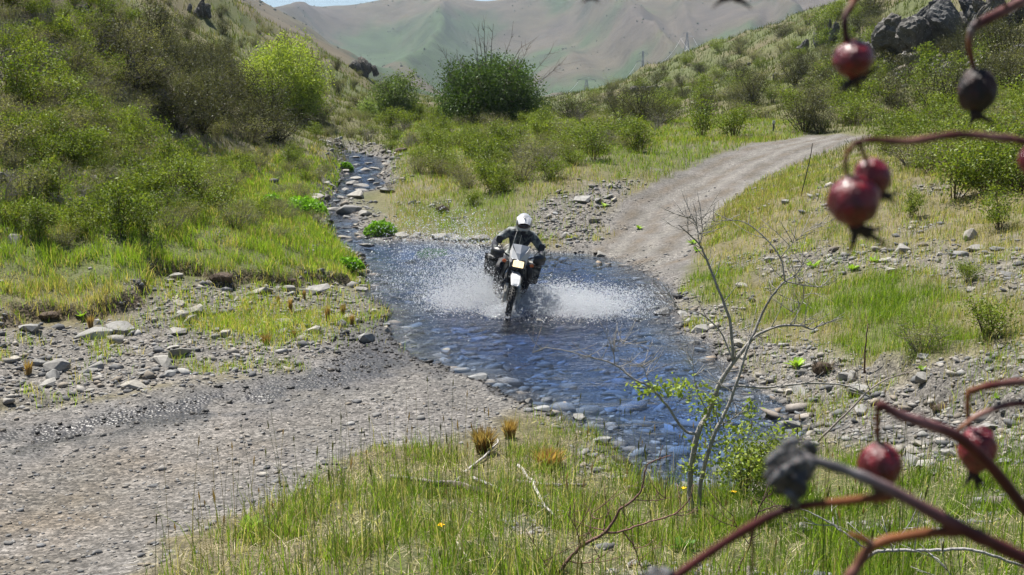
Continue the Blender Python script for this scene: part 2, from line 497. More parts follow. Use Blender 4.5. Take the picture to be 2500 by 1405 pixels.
# green strength: lush left bank, foreground, right patches
def blob(cx, cy, rx, ry): return np.exp(-(((PXg - cx) / rx) ** 2 + ((PYg - cy) / ry) ** 2))
green = 0.95 * sstep(1000, 820, PXg) * sstep(330, 420, PYg) * sstep(780, 640, PYg)
green = np.maximum(green, 0.85 * sstep(1090, 1200, PYg) * sstep(700, 1000, PXg))
green = np.maximum(green, 0.9 * blob(2120, 740, 230, 70)); green = np.maximum(green, 0.8 * blob(1720, 700, 90, 60))
green = np.maximum(green, 0.8 * blob(2200, 830, 200, 60)); green = np.maximum(green, 0.8 * blob(1180, 520, 170, 60))
green = np.maximum(green, 0.8 * blob(1620, 390, 330, 45)); green = np.maximum(green, 0.7 * blob(1400, 1060, 110, 40))
green = np.maximum(green, 0.5 * blob(620, 780, 200, 60)); green = np.maximum(green, 0.7 * blob(720, 800, 100, 35))
green = np.maximum(green, 0.45 * sstep(28, 40, GY))
green = np.clip(green + 0.35 * fbm(GX * 0.8, GY * 0.8, 4, 71), 0, 1)
wet = np.exp(-(TA / 0.62) ** 4) * sstep(-0.2, 0.35, 0.25 + fbm(GX * 1.6, GY * 1.6, 3, 73)) * (RND < 0.3)
wet = np.maximum(wet, (1 - sstep(0.05, 0.75, WD + 0.35 * fbm(GX * 1.5, GY * 1.5, 3, 75))) * sstep(1150, 1050, PXg) * sstep(700, 800, PYg))
wet = np.maximum(wet, (1 - sstep(0.02, 0.18, WD)))
fan = polyW([(560,950),(700,905),(830,850),(900,790),(960,800),(1010,880),(1100,905),(960,930),(820,960),(640,990)])
wet = np.maximum(wet, 1.0 * (1 - sstep(-.5, .25, sdf(GX, GY, fan) + .45 * fbm(GX * 1.4, GY * 1.4, 4, 87))))
wet = np.maximum(wet, 0.9 * (1 - sstep(0.3, 1.9, WD)) * blob(900, 835, 150, 60))
def lerpc(c, col, t): return c * (1 - t[..., None]) + np.array(col) * t[..., None]
col = np.zeros(GX.shape + (3,))
col[:] = (0.145, 0.125, 0.068)                                           # dry soil with dead grass
col = lerpc(col, (0.085, 0.10, 0.028), green)
hn = fbm(GX * 0.15, GY * 0.15, 5, 77)
hcol = lerpc(np.broadcast_to(np.array((0.085, 0.10, 0.032)), col.shape).copy(), (0.12, 0.105, 0.055), sstep(-0.1, 0.5, hn))
farw = sstep(45, 75, GY)
col = col * (1 - farw[..., None]) + hcol * farw[..., None]
tanhill = sstep(900, 400, PXg) * sstep(45, 60, GY)
col = lerpc(col, (0.16, 0.135, 0.07), 0.6 * tanhill * sstep(-0.3, 0.4, fbm(GX * 0.3, GY * 0.3, 4, 79)))
col = lerpc(col, (0.145, 0.135, 0.122), stony * (GY < 48))
rc = np.zeros_like(col); rc[:] = (0.148, 0.140, 0.132)
strip = RC + 0.10 * fbm(GX * .8, GY * .8, 3, 85)
brown = sum(np.exp(-((strip - c_) / .16) ** 2) for c_ in (.55, 1.25, 2.05, 2.9)) * (RFD < 0.3)
pale = sum(np.exp(-((strip - c_) / .14) ** 2) for c_ in (.9, 1.65, 2.45)) * (RFD < 0.3)
brown = np.maximum(brown, 0.9 * np.exp(-(TB / 0.75) ** 2) * sstep(900, 300, PXg))
rc = lerpc(rc, (0.138, 0.117, 0.092), np.clip(brown * (0.8 + 0.5 * fbm(GX * 1.5, GY * 1.5, 4, 81)), 0, 1))
rc = lerpc(rc, (0.21, 0.198, 0.178), np.clip(.8 * pale, 0, 1))
rc = lerpc(rc, (0.205, 0.196, 0.186), np.clip(0.7 * fbm(GX * 1.2, GY * 1.2, 4, 83), 0, 1))
rc = rc * np.array((.88, .875, .86))
col = col * (1 - road[..., None]) + rc * road[..., None]
under = 1 - sstep(-0.12, 0.02, WD)
col = lerpc(col, (0.20, 0.175, 0.145), under)
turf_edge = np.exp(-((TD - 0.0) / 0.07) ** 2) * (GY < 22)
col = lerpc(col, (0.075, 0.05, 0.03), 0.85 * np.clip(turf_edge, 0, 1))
gran = np.clip(road * np.where(RFD < .4, .45, 1.0) + stony * (GY < 48) + .6 * (GY < 11), 0, 1)
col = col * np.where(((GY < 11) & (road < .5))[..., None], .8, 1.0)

# ------------------------------------------------------------------ ground material
def make_ground_mat():
    m, nt, out = nodes('ground_surface')
    at = N(nt, 'ShaderNodeAttribute', attribute_name='Col')
    aw = N(nt, 'ShaderNodeAttribute', attribute_name='wet')
    ag = N(nt, 'ShaderNodeAttribute', attribute_name='gran')
    geo = N(nt, 'ShaderNodeNewGeometry')
    v1 = N(nt, 'ShaderNodeTexVoronoi', i_Scale=26.0); L(nt, geo.outputs['Position'], v1.inputs['Vector'])
    v2 = N(nt, 'ShaderNodeTexVoronoi', i_Scale=70.0); L(nt, geo.outputs['Position'], v2.inputs['Vector'])
    n1 = N(nt, 'ShaderNodeTexNoise', i_Scale=9.0, i_Detail=6.0); L(nt, geo.outputs['Position'], n1.inputs['Vector'])
    n2 = N(nt, 'ShaderNodeTexNoise', i_Scale=1.3, i_Detail=5.0); L(nt, geo.outputs['Position'], n2.inputs['Vector'])
    sepa = N(nt, 'ShaderNodeSeparateColor'); L(nt, v1.outputs['Color'], sepa.inputs[0])
    sepb = N(nt, 'ShaderNodeSeparateColor'); L(nt, v2.outputs['Color'], sepb.inputs[0])
    g1 = ramp(nt, sepa.outputs[0], [(0.0, 0.55), (0.5, 0.95), (1.0, 1.5)])
    g2 = ramp(nt, sepb.outputs[1], [(0.0, 0.55), (0.5, 1.0), (1.0, 1.45)])
    gm = mixc(nt, 'MULTIPLY', 1.0, g1, g2)
    gm = mixc(nt, 'MIX', ag.outputs['Fac'], (1, 1, 1), gm)
    nn = ramp(nt, n1.outputs[0], [(0.25, 0.72), (0.75, 1.28)])
    nm = ramp(nt, n2.outputs[0], [(0.3, (0.86, 0.86, 0.84)), (0.7, (1.12, 1.1, 1.1))])
    c = mixc(nt, 'MULTIPLY', 1.0, at.outputs['Color'], gm)
    c = mixc(nt, 'MULTIPLY', 1.0, c, nn)
    c = mixc(nt, 'MULTIPLY', 1.0, c, nm)
    wetc = mixc(nt, 'MULTIPLY', 1.0, c, (0.36, 0.36, 0.38))
    c = mixc(nt, 'MIX', aw.outputs['Fac'], c, wetc)
    p = N(nt, 'ShaderNodeBsdfPrincipled'); L(nt, c, p.inputs['Base Color'])
    rr = N(nt, 'ShaderNodeMapRange'); L(nt, aw.outputs['Fac'], rr.inputs[0])
    rr.inputs[3].default_value = 0.92; rr.inputs[4].default_value = 0.42
    L(nt, rr.outputs[0], p.inputs['Roughness'])
    p.inputs['Specular IOR Level'].default_value = 0.35
    mu = N(nt, 'ShaderNodeMath', operation='MULTIPLY'); L(nt, v1.outputs['Distance'], mu.inputs[0]); mu.inputs[1].default_value = -1.0
    ad = N(nt, 'ShaderNodeMath', operation='MULTIPLY_ADD'); L(nt, n1.outputs[0], ad.inputs[0]); ad.inputs[1].default_value = 1.2; L(nt, mu.outputs[0], ad.inputs[2])
    b = N(nt, 'ShaderNodeBump', i_Strength=0.75, i_Distance=0.02)
    L(nt, ad.outputs[0], b.inputs['Height']); L(nt, b.outputs[0], p.inputs['Normal'])
    L(nt, p.outputs[0], out.inputs[0])
    return m
M_GROUND = make_ground_mat()
GV = np.stack([GX, GY, GH], -1).reshape(-1, 3)
idx = np.arange(NR * NS).reshape(NR, NS)
GF = np.stack([idx[:-1, :-1], idx[:-1, 1:], idx[1:, 1:], idx[1:, :-1]], -1).reshape(-1, 4)
def fmean(G): return (G[:-1, :-1] + G[1:, 1:] + G[:-1, 1:] + G[1:, :-1]).ravel() / 4
fr, fw, fy, fx = fmean(np.minimum(RND, RFD)), fmean(WD), fmean(GY), fmean(GX)
region = np.zeros(len(GF), int)
region[(fy > 44) & (fx < 0)] = 3
region[(fy > 44) & (fx >= 0)] = 4
region[fr < 0] = 1
region[fw < 0] = 2
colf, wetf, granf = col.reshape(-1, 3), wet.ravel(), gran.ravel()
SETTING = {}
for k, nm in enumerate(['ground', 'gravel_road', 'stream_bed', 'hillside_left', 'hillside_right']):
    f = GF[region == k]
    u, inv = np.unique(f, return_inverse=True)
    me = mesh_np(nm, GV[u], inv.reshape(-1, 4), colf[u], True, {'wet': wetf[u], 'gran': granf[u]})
    SETTING[nm] = link(nm, me, M_GROUND, kind='structure')

# ------------------------------------------------------------------ water
def make_water_mat():
    m, nt, out = nodes('stream_water')
    geo = N(nt, 'ShaderNodeNewGeometry')
    ac = N(nt, 'ShaderNodeAttribute', attribute_name='chop'); ad = N(nt, 'ShaderNodeAttribute', attribute_name='depth')
    mp = N(nt, 'ShaderNodeMapping'); mp.inputs['Scale'].default_value = (1.0, 1.7, 1.0); L(nt, geo.outputs['Position'], mp.inputs[0])
    n1 = N(nt, 'ShaderNodeTexNoise', i_Scale=5.5, i_Detail=3.0, i_Roughness=0.55); L(nt, mp.outputs[0], n1.inputs['Vector'])
    n2 = N(nt, 'ShaderNodeTexNoise', i_Scale=17.0, i_Detail=4.0, i_Roughness=0.6); L(nt, mp.outputs[0], n2.inputs['Vector'])
    h = N(nt, 'ShaderNodeMath', operation='MULTIPLY'); L(nt, n2.outputs[0], h.inputs[0]); L(nt, ac.outputs['Fac'], h.inputs[1])
    h2 = N(nt, 'ShaderNodeMath', operation='MULTIPLY_ADD'); L(nt, n1.outputs[0], h2.inputs[0]); h2.inputs[1].default_value = 0.75; L(nt, h.outputs[0], h2.inputs[2])
    n3 = N(nt, 'ShaderNodeTexNoise', i_Scale=0.9, i_Detail=2.0); L(nt, mp.outputs[0], n3.inputs['Vector'])
    calm = ramp(nt, n3.outputs[0], [(0.38, 0.25), (0.62, 1.0)])
    h3 = N(nt, 'ShaderNodeMath', operation='MULTIPLY'); L(nt, h2.outputs[0], h3.inputs[0]); L(nt, calm, h3.inputs[1]); h2 = h3
    b = N(nt, 'ShaderNodeBump', i_Strength=1.0, i_Distance=0.045); L(nt, h2.outputs[0], b.inputs['Height'])
    gl = N(nt, 'ShaderNodeBsdfGlossy', i_Roughness=0.045); L(nt, b.outputs[0], gl.inputs['Normal'])
    tr = N(nt, 'ShaderNodeBsdfTransparent'); L(nt, ramp(nt, ad.outputs['Fac'], [(0.0, (0.93, 0.94, 0.94)), (0.45, (0.58, 0.73, 0.98)), (1.0, (0.42, 0.61, 1.0))]), tr.inputs[0])
    fr = N(nt, 'ShaderNodeFresnel', i_IOR=1.38); L(nt, b.outputs[0], fr.inputs['Normal'])
    mx = N(nt, 'ShaderNodeMixShader'); L(nt, fr.outputs[0], mx.inputs[0]); L(nt, tr.outputs[0], mx.inputs[1]); L(nt, gl.outputs[0], mx.inputs[2])
    L(nt, mx.outputs[0], out.inputs[0])
    return m
M_WATER = make_water_mat()
f = GF[fw < 0.16]
u, inv = np.unique(f, return_inverse=True)
wx, wy = GX.ravel()[u], GY.ravel()[u]
dbike = np.hypot(wx - 0.4, (wy - 17.5) * 0.8)
chop = 0.06 + 1.3 * np.exp(-(dbike / 3.2) ** 2) + 1.5 * sstep(22, 26, wy)
# rings thrown up by the wheels, small wavelets elsewhere
wz = wl(wy) + 0.020 * np.exp(-(dbike / 2.6) ** 2) * fbm(wx * 2.6, wy * 2.6, 3, 91) + 0.006 * fbm(wx * 2.3, wy * 3.1, 3, 93) + 0.03 * sstep(23, 27, wy) * fbm(wx * 2, wy * 2, 3, 95)
wz = np.where(WD.ravel()[u] > 0.0, wl(wy) - 0.004, wz)
stream = link('stream', mesh_np('stream', np.stack([wx, wy, wz], 1), inv.reshape(-1, 4), None, True, {'chop': chop, 'depth': np.clip((wl(wy) - GH.ravel()[u]) / .24, 0, 1)}), M_WATER, kind='structure')

# ------------------------------------------------------------------ far mountains
mc = np.array([atY(*p) for p in [(1350,262,230),(1000,264,230),(700,262,230),(300,262,230),(1700,262,230),(2100,262,230),(2700,262,230),(-200,262,230),
    (1350,250,450),(1100,250,450),(1000,248,650),(1350,244,800),(1150,240,850),(1000,228,900),(1420,236,800),(1570,198,1050),(1678,168,1150),(1850,120,1150),(2100,60,1200),(2500,0,1200),
    (1250,190,1120),(1050,190,1120),(900,150,1200),(1150,115,1400),(900,90,1450),(1400,95,1400),(1300,45,1620),(1000,50,1640),(1600,45,1450),(1800,20,1400),(1500,150,1250),
    (700,31,1850),(740,28,1850),(790,22,1850),(850,10,1850),(900,0,1850),(1000,-22,1850),(1080,-12,1880),(1120,0,1900),(1180,7,1920),(1230,3,1920),(1280,-25,1850),(1400,-70,1850),(1600,-130,1900),(1900,-120,1900),(2300,-150,1900),
    (600,0,720),(500,-90,760),(640,22,690),(690,52,650),(760,90,600),(830,125,540),(890,190,470),(300,-200,760),(0,-300,800),(650,-10,950),(560,60,1200),(720,90,1200),
    (700,120,2250),(1100,120,2300),(1500,0,2300),(2200,0,2300),(0,0,2300)]])
rY = np.geomspace(225, 2300, 200)
ms = np.linspace(-0.62, 0.62, 320)
MX = rY[:, None] * ms[None]; MY = np.repeat(rY[:, None], len(ms), 1)
mq = np.stack([3.0 * mc[:, 0] / mc[:, 1], np.log(mc[:, 1]) * 1.6], 1)
K2 = 0.08; nm_ = len(mq)
Dm = np.sqrt(((mq[:, None] - mq[None]) ** 2).sum(-1) + K2 ** 2)
Am = np.zeros((nm_ + 1, nm_ + 1)); Am[:nm_, :nm_] = Dm - 0.004 * np.eye(nm_); Am[:nm_, nm_] = 1; Am[nm_, :nm_] = 1
Wm = np.linalg.solve(Am, np.append(mc[:, 2] / mc[:, 1], 0))
def Hmount(x, Y):
    qx, qy = 3.0 * x / Y, np.log(Y) * 1.6
    h = np.full(np.shape(qx), Wm[nm_])
    for i in range(nm_):
        h = h + Wm[i] * np.sqrt((qx - mq[i, 0]) ** 2 + (qy - mq[i, 1]) ** 2 + K2 ** 2)
    h = h * Y
    amp = sstep(500, 1200, Y) * (1 - 0.85 * sstep(1600, 1830, Y))
    an = x / Y; ey = np.log(Y)
    an = an + .018 * fbm(an * 9 + 3, ey * 5, 3, 101)
    wR = sstep(-.05, .12, an)
    r1 = wR * ridged(11 * an + 1.9 * ey, .8 * ey, 3, 105) + (1 - wR) * ridged(8 * an - .7 * ey + 4.3, .9 * ey, 2, 109)
    return h + amp * Y / 1400 * (44 * (r1 - 1.0) + 2.0 * fbm(x / 60, Y / 110, 4, 107))
MH = Hmount(MX, MY)
mx_, my_ = pix(MX, MY, MH)
g1 = fbm(MX / 260, MY / 260, 5, 111); g2 = fbm(MX / 60, MY / 90, 4, 113)
mcol = np.zeros(MX.shape + (3,)); mcol[:] = (0.135, 0.115, 0.075)
mcol = lerpc(mcol, (0.07, 0.112, 0.045), np.clip(sstep(-0.25, 0.35, g1 + 0.4 * g2 + 0.0035 * (my_ - 95)), 0, 1))
mcol = lerpc(mcol, (0.122, 0.098, 0.088), 0.6 * sstep(0.0, 0.6, -g1 + 0.3 * g2) * sstep(170, 30, my_))
mcol = lerpc(mcol, (0.06, 0.075, 0.04), 0.7 * sstep(0.45, 0.75, fbm(MX / 75, MY / 75, 4, 117)))
mcol = lerpc(mcol, (0.16, 0.13, 0.08), 0.8 * (mx_ < 860) * sstep(1050, 850, MY))
mi = np.arange(MX.size).reshape(MX.shape)
mf = np.stack([mi[:-1, :-1], mi[:-1, 1:], mi[1:, 1:], mi[1:, :-1]], -1).reshape(-1, 4)
M_MOUNT = mat_vcol('mountain_grassland', 0.95, 0.25, 0.03, 0.5, 0.05, 0.1)
for nd in M_MOUNT.node_tree.nodes:
    if nd.type == 'BUMP': nd.inputs['Distance'].default_value = 6.0
mcol = mcol * .66
mountain = link('mountain', mesh_np('mountain', np.stack([MX, MY, MH], -1).reshape(-1, 3), mf, mcol.reshape(-1, 3), True), M_MOUNT, kind='structure')
# ================================================================== STONES
def make_rock_mat():
    m, nt, out = nodes('rock')
    oi = N(nt, 'ShaderNodeObjectInfo')
    tc = N(nt, 'ShaderNodeTexCoord')
    geo = N(nt, 'ShaderNodeNewGeometry')
    base = ramp(nt, oi.outputs['Random'], [(0.0, (0.17, 0.17, 0.165)), (0.25, (0.31, 0.295, 0.27)), (0.5, (0.24, 0.235, 0.225)), (0.75, (0.36, 0.33, 0.28)), (1.0, (0.27, 0.275, 0.275))])
    n1 = N(nt, 'ShaderNodeTexNoise', i_Scale=9.0, i_Detail=8.0, i_Roughness=0.65); L(nt, geo.outputs['Position'], n1.inputs['Vector'])
    n2 = N(nt, 'ShaderNodeTexNoise', i_Scale=45.0, i_Detail=4.0); L(nt, geo.outputs['Position'], n2.inputs['Vector'])
    v = ramp(nt, n1.outputs[0], [(0.3, 0.62), (0.55, 1.0), (0.75, 1.3)])
    c = mixc(nt, 'MULTIPLY', 1.0, base, v)
    lich = ramp(nt, n2.outputs[0], [(0.60, 0.0), (0.68, 0.55)])
    c = mixc(nt, 'MIX', lich, c, (0.42, 0.41, 0.36))
    p = N(nt, 'ShaderNodeBsdfPrincipled', i_Roughness=0.88); L(nt, c, p.inputs['Base Color'])
    p.inputs['Specular IOR Level'].default_value = 0.25
    b = N(nt, 'ShaderNodeBump', i_Strength=0.5, i_Distance=0.02); L(nt, n1.outputs[0], b.inputs['Height']); L(nt, b.outputs[0], p.inputs['Normal'])
    L(nt, p.outputs[0], out.inputs[0])
    return m
M_ROCK = make_rock_mat()
M_GRAVEL = mat_vcol('gravel_stones', 0.85, 0.2, 30, 0.0)
M_GRAVEL_WET = mat_vcol('wet_gravel_stones', 0.55, 0.2, 30, 0.0, spec=0.25)

def hull_rock(seed, npts=16, flat=0.6, cuts=3, bevel=0.0):
    r = np.random.default_rng(seed)
    p = r.normal(size=(npts, 3)); p /= np.linalg.norm(p, axis=1)[:, None]
    p *= r.uniform(0.8, 1.0, (npts, 1))
    for _ in range(cuts):                                               # split faces like broken schist
        d = r.normal(size=3); d[2] *= 0.6; d /= np.linalg.norm(d)
        k = r.uniform(0.45, 0.7)
        s = p @ d
        p = p - np.outer(np.clip(s - k, 0, None), d)
    p *= np.array([1.0, r.uniform(0.62, 0.95), flat])
    bm = bmesh.new()
    for q in p: bm.verts.new(q)
    res = bmesh.ops.convex_hull(bm, input=bm.verts[:])
    for v in [v for v in bm.verts if not v.link_faces]: bm.verts.remove(v)
    if bevel > 0:
        bmesh.ops.dissolve_limit(bm, angle_limit=0.12, verts=bm.verts[:], edges=bm.edges[:])
        bmesh.ops.bevel(bm, geom=bm.edges[:], offset=bevel, segments=1, affect='EDGES', clamp_overlap=True)
        bmesh.ops.triangulate(bm, faces=bm.faces[:])
    me = bpy.data.meshes.new('stone'); bm.normal_update(); bm.to_mesh(me); bm.free()
    me.materials.append(M_ROCK)
    return me
STONES = [hull_rock(100 + i, 15, random.uniform(0.38, 0.7)) for i in range(14)]
BOULDERS = [hull_rock(200 + i, 26, random.uniform(0.5, 0.8), 4, 0.05) for i in range(10)]
def ground_at(x, Y): return float(gsample(GH, x, Y))

# named boulders: photo pixel of the base, width in pixels, height ratio, yaw, label
B = [
 ((850,520),72,.62,.3,'largest grey boulder with a flat lit top standing in the upstream riffle'),
 ((845,530),40,.4,1.2,'thin grey slab lying against the foot of the largest stream boulder'),
 ((285,815),86,.62,.2,'pale wedge-shaped boulder sitting below the broken turf edge'),
 ((225,825),110,.38,.1,'long pinkish-grey slab in front of the pale wedge boulder'),
 ((135,905),80,.6,.5,'blue-grey split boulder beside a brown tussock at the gravel edge'),
 ((232,905),56,.75,.9,'rounded boulder with one dark side next to the blue-grey split boulder'),
 ((120,925),70,.45,1.7,'flat tan stone lying in front of the blue-grey split boulder'),
 ((435,745),54,.5,2.5,'tilted grey slab leaning out of the eroded gravel bank'),
 ((550,822),44,.8,.4,'dark upright triangular stone on the grassy gravel flat'),
 ((1088,855),36,.55,.3,'dark wet stone standing alone in the shallows below the motorcycle'),
 ((1316,783),30,.7,.1,'small dark rock poking out of the water in front of the motorcycle'),
 ((1362,604),26,.7,.8,'dark rock at the far water edge where the road enters'),
 ((978,580),44,.5,.2,'rounded grey boulder in the row along the far shore'),
 ((1015,578),40,.5,1.1,'pale boulder second in the row along the far shore'),
 ((1075,584),60,.4,.6,'long low boulder in the row along the far shore'),
 ((1118,588),48,.5,2.1,'humped boulder at the end of the row along the far shore'),
 ((2370,585),44,1.0,.3,'dark upright rock topping the small cairn on the dry flat'),
 ((2385,612),66,.5,.8,'wide tan boulder at the foot of the small cairn on the dry flat'),
 ((2440,612),50,.4,1.9,'low grey boulder beside the small cairn on the dry flat'),
 ((1918,497),32,.6,.4,'white stone alone in the dry grass beside the gravel road'),
 ((1880,640),34,.8,.2,'dark stone with a shaded face on the grassy bank above the pool'),
 ((1815,700),60,.25,.3,'flat white slab on the green patch above the pool'),
 ((2255,935),70,.65,.5,'large light brown boulder on the stony bank among reddish weeds'),
 ((2080,930),44,1.1,.9,'upright pale rock beside the earth clod on the stony bank'),
 ((2100,965),90,.5,2.2,'broad grey slab pile centre on the stony bank'),
 ((2105,1010),60,.6,1.4,'light grey boulder above the red rose hip on the stony bank'),
 ((1290,985),28,.7,.7,'dark square stone at the tip of the gravel spit'),
 ((1324,992),24,.7,.2,'small square stone standing in water off the gravel spit'),
 ((1497,1010),26,.35,.4,'flat pale stone just breaking the pool surface'),
 ((1490,1042),28,.4,.9,'second pale stone in the pool close to the grassy point'),
 ((1470,1085),60,.6,.2,'stone block holding up the tip of the grassy point'),
 ((885,455),64,.3,.2,'broad flat slab across the upper stream riffle'),
 ((940,470),60,.35,1.0,'pale flat slab on the outer bend of the upper riffle'),
 ((890,417),46,.35,.4,'dark long slab in midstream further up the riffle'),
 ((820,632),28,.4,.4,'white stone in the lush grass beside the stream mouth'),
]
for k, ((px, py), wpx, hr, yaw, lab) in enumerate(B):
    p = hit(px, py)
    inwater = float(gsample(WD, p[0], p[1])) < 0.0
    if inwater:
        q = polyWater([(px, py)])[0]; p = np.array([q[0], q[1], ground_at(q[0], q[1])])
    w = wpx / FPX * p[1] * 0.55
    me = BOULDERS[k % len(BOULDERS)]
    zz = p[2] + (0.0 if not inwater else max(0.02, float(wl(p[1])) - p[2] - 0.02))
    h = max(w * hr * 1.25, 0.03)
    o = link('boulder', me, None, None, (p[0], p[1] + w * 0.3, zz + h * 0.22), (random.uniform(-.12, .12), random.uniform(-.12, .12), yaw))
    o.scale = (w, w * 0.9, h)
    if inwater: o.scale[2] = h + 0.10; o.location[2] -= 0.06
    tag(o, lab, 'rock', None)

rr_ = random.Random(5)
for px, py in [(905,380),(870,385),(935,395),(900,400),(870,404),(912,412),(868,436),(905,440),(858,448),(918,449),(842,464),(880,466),(838,486),(815,512),(870,552),(842,580),(895,600)]:
    q = polyWater([(px, py)])[0]; w = rr_.uniform(.16, .34); z_ = float(wl(q[1]))
    o = link('boulder', BOULDERS[rr_.randrange(10)], None, None, (q[0], q[1], z_ + .01), (rr_.uniform(-.1, .1), rr_.uniform(-.1, .1), rr_.uniform(0, 6)))
    o.scale = (w, w * .8, max(.09, w * .35)); tag(o, 'pale flat stone parting the riffles of the upper stream', 'rock', 'flat stones in the upper stream riffles')
# stones one can pick apart: children of the ground
def scatter(nwant, dens, seed):
    """random points on the ground, weighted by a density grid"""
    r = np.random.default_rng(seed)
    area = (GX[:-1, 1:] - GX[:-1, :-1]) * (GY[1:, :-1] - GY[:-1, :-1])
    w = dens[:-1, :-1] * area
    vis = (np.abs(GX[:-1, :-1]) < 0.52 * np.maximum(GY[:-1, :-1], 0) + 1.6) & (GY[:-1, :-1] > 3.6)
    w = np.where(vis, np.clip(w, 0, None), 0).ravel(); w /= w.sum()
    k = r.choice(len(w), nwant, p=w)
    i, j = k // (NS - 1), k % (NS - 1)
    a, b = r.random(nwant), r.random(nwant)
    Y = GY[i, 0] + (GY[i + 1, 0] - GY[i, 0]) * a
    s = sv[j] + (sv[j + 1] - sv[j]) * b
    x = s * (Y + 5)
    return x, Y, gsample(GH, x, Y)
dens = stony * (1 - 0.75 * road) * ((GY < 30) | ((WD < 1.1) & (GY < 47))) * (WD > -0.2) * (6.0 / np.maximum(GY, 5)) ** 0.6
x, Y, z = scatter(288, dens, 5)
rs = np.random.default_rng(6)
sz = np.clip(rs.lognormal(-2.4, 0.55, len(x)), 0.05, 0.30) * (0.7 + Y / 40)
for i in range(len(x)):
    o = link('stone', STONES[i % len(STONES)], None, SETTING['ground'], (x[i], Y[i], z[i] + sz[i] * 0.12), (rs.uniform(-.2, .2), rs.uniform(-.2, .2), rs.uniform(0, 6.28)))
    o.scale = (sz[i], sz[i], sz[i] * rs.uniform(0.6, 1.0))

# gravel too small to pick apart
def ico():
    bm = bmesh.new(); bmesh.ops.create_icosphere(bm, subdivisions=1, radius=1)
    V = np.array([v.co[:] for v in bm.verts]); F = np.array([[v.index for v in f.verts] for f in bm.faces]); bm.free()
    return V, F
ICO_V, ICO_F = ico()
def pebble_field(name, x, Y, z, size, cols, flat, seed, mat, sink=0.25):
    r = np.random.default_rng(seed)
    n = len(x)
    V = np.repeat(ICO_V[None], n, 0) * r.uniform(0.55, 1.15, (n, 12, 1))
    V[..., 1] *= r.uniform(0.55, 1, (n, 1)); V[..., 2] *= flat * r.uniform(0.7, 1.3, (n, 1))
    a = r.uniform(0, 6.28, (n, 1)); t = r.normal(0, 0.22, (n, 1))
    X = V[..., 0] * np.cos(a) - V[..., 1] * np.sin(a); Yy = V[..., 0] * np.sin(a) + V[..., 1] * np.cos(a)
    Z = V[..., 2] + X * t
    P = np.stack([X, Yy, Z], -1) * size[:, None, None]
    P += np.stack([x, Y, z + size * flat * sink], -1)[:, None]
    F = ICO_F[None] + (np.arange(n) * 12)[:, None, None]
    return link(name, mesh_np(name, P.reshape(-1, 3), F.reshape(-1, 3), np.repeat(cols, 12, 0)), mat, kind='stuff')
pal = np.array([(0.33, 0.31, 0.28), (0.26, 0.255, 0.245), (0.20, 0.20, 0.20), (0.40, 0.37, 0.32), (0.30, 0.26, 0.21), (0.36, 0.35, 0.33), (0.16, 0.16, 0.16)]) * .85
dens = (0.42 * road * (GY < 14) + 0.035 * road + stony * (1 - .4 * blob(600, 790, 300, 60))) * (WD > 0.0) * ((GY < 30) | ((WD < 1.1) & (GY < 47))) * np.clip(9.0 / np.maximum(GY, 4), 0, 2) ** 1.1
x, Y, z = scatter(21500, dens, 15)
rs = np.random.default_rng(16)
wv = gsample(wet, x, Y); rd = gsample(road, x, Y)
size = np.clip(rs.lognormal(-4.2, 0.55, len(x)), 0.006, 0.08) * (0.85 + 0.75 * (1 - rd)) * (0.7 + Y / 34)
cols = pal[rs.integers(0, len(pal), len(x))] * rs.uniform(0.65, 1.1, (len(x), 1))
dry = wv < 0.45
g = pebble_field('gravel', x[dry], Y[dry], z[dry], size[dry], cols[dry], 0.5, 17, M_GRAVEL)
tag(g, 'loose grey gravel over the track and the stony banks', 'gravel')
g = pebble_field('wet_gravel', x[~dry], Y[~dry], z[~dry], size[~dry], cols[~dry] * 0.27, 0.5, 18, M_GRAVEL_WET)
tag(g, 'dark wet gravel along the wheel track and the water edge', 'gravel')
dens = (WD < 0.02) * (WD > -3) * np.clip(11.0 / np.maximum(GY, 4), 0, 2)
x, Y, z = scatter(3600, dens.astype(float), 25)
size = np.clip(rs.lognormal(-3.1, 0.75, len(x)), 0.015, 0.22)
cols = np.array([(0.22, 0.19, 0.16), (0.18, 0.17, 0.16), (0.26, 0.21, 0.16), (0.20, 0.21, 0.22), (0.29, 0.26, 0.23)])[rs.integers(0, 5, len(x))] * rs.uniform(0.7, 1.2, (len(x), 1))
g = pebble_field('stream_cobbles', x, Y, z, size, cols, 0.3, 26, M_GRAVEL, 0.0)
tag(g, 'brown and grey cobbles lying under the clear stream water', 'cobbles')

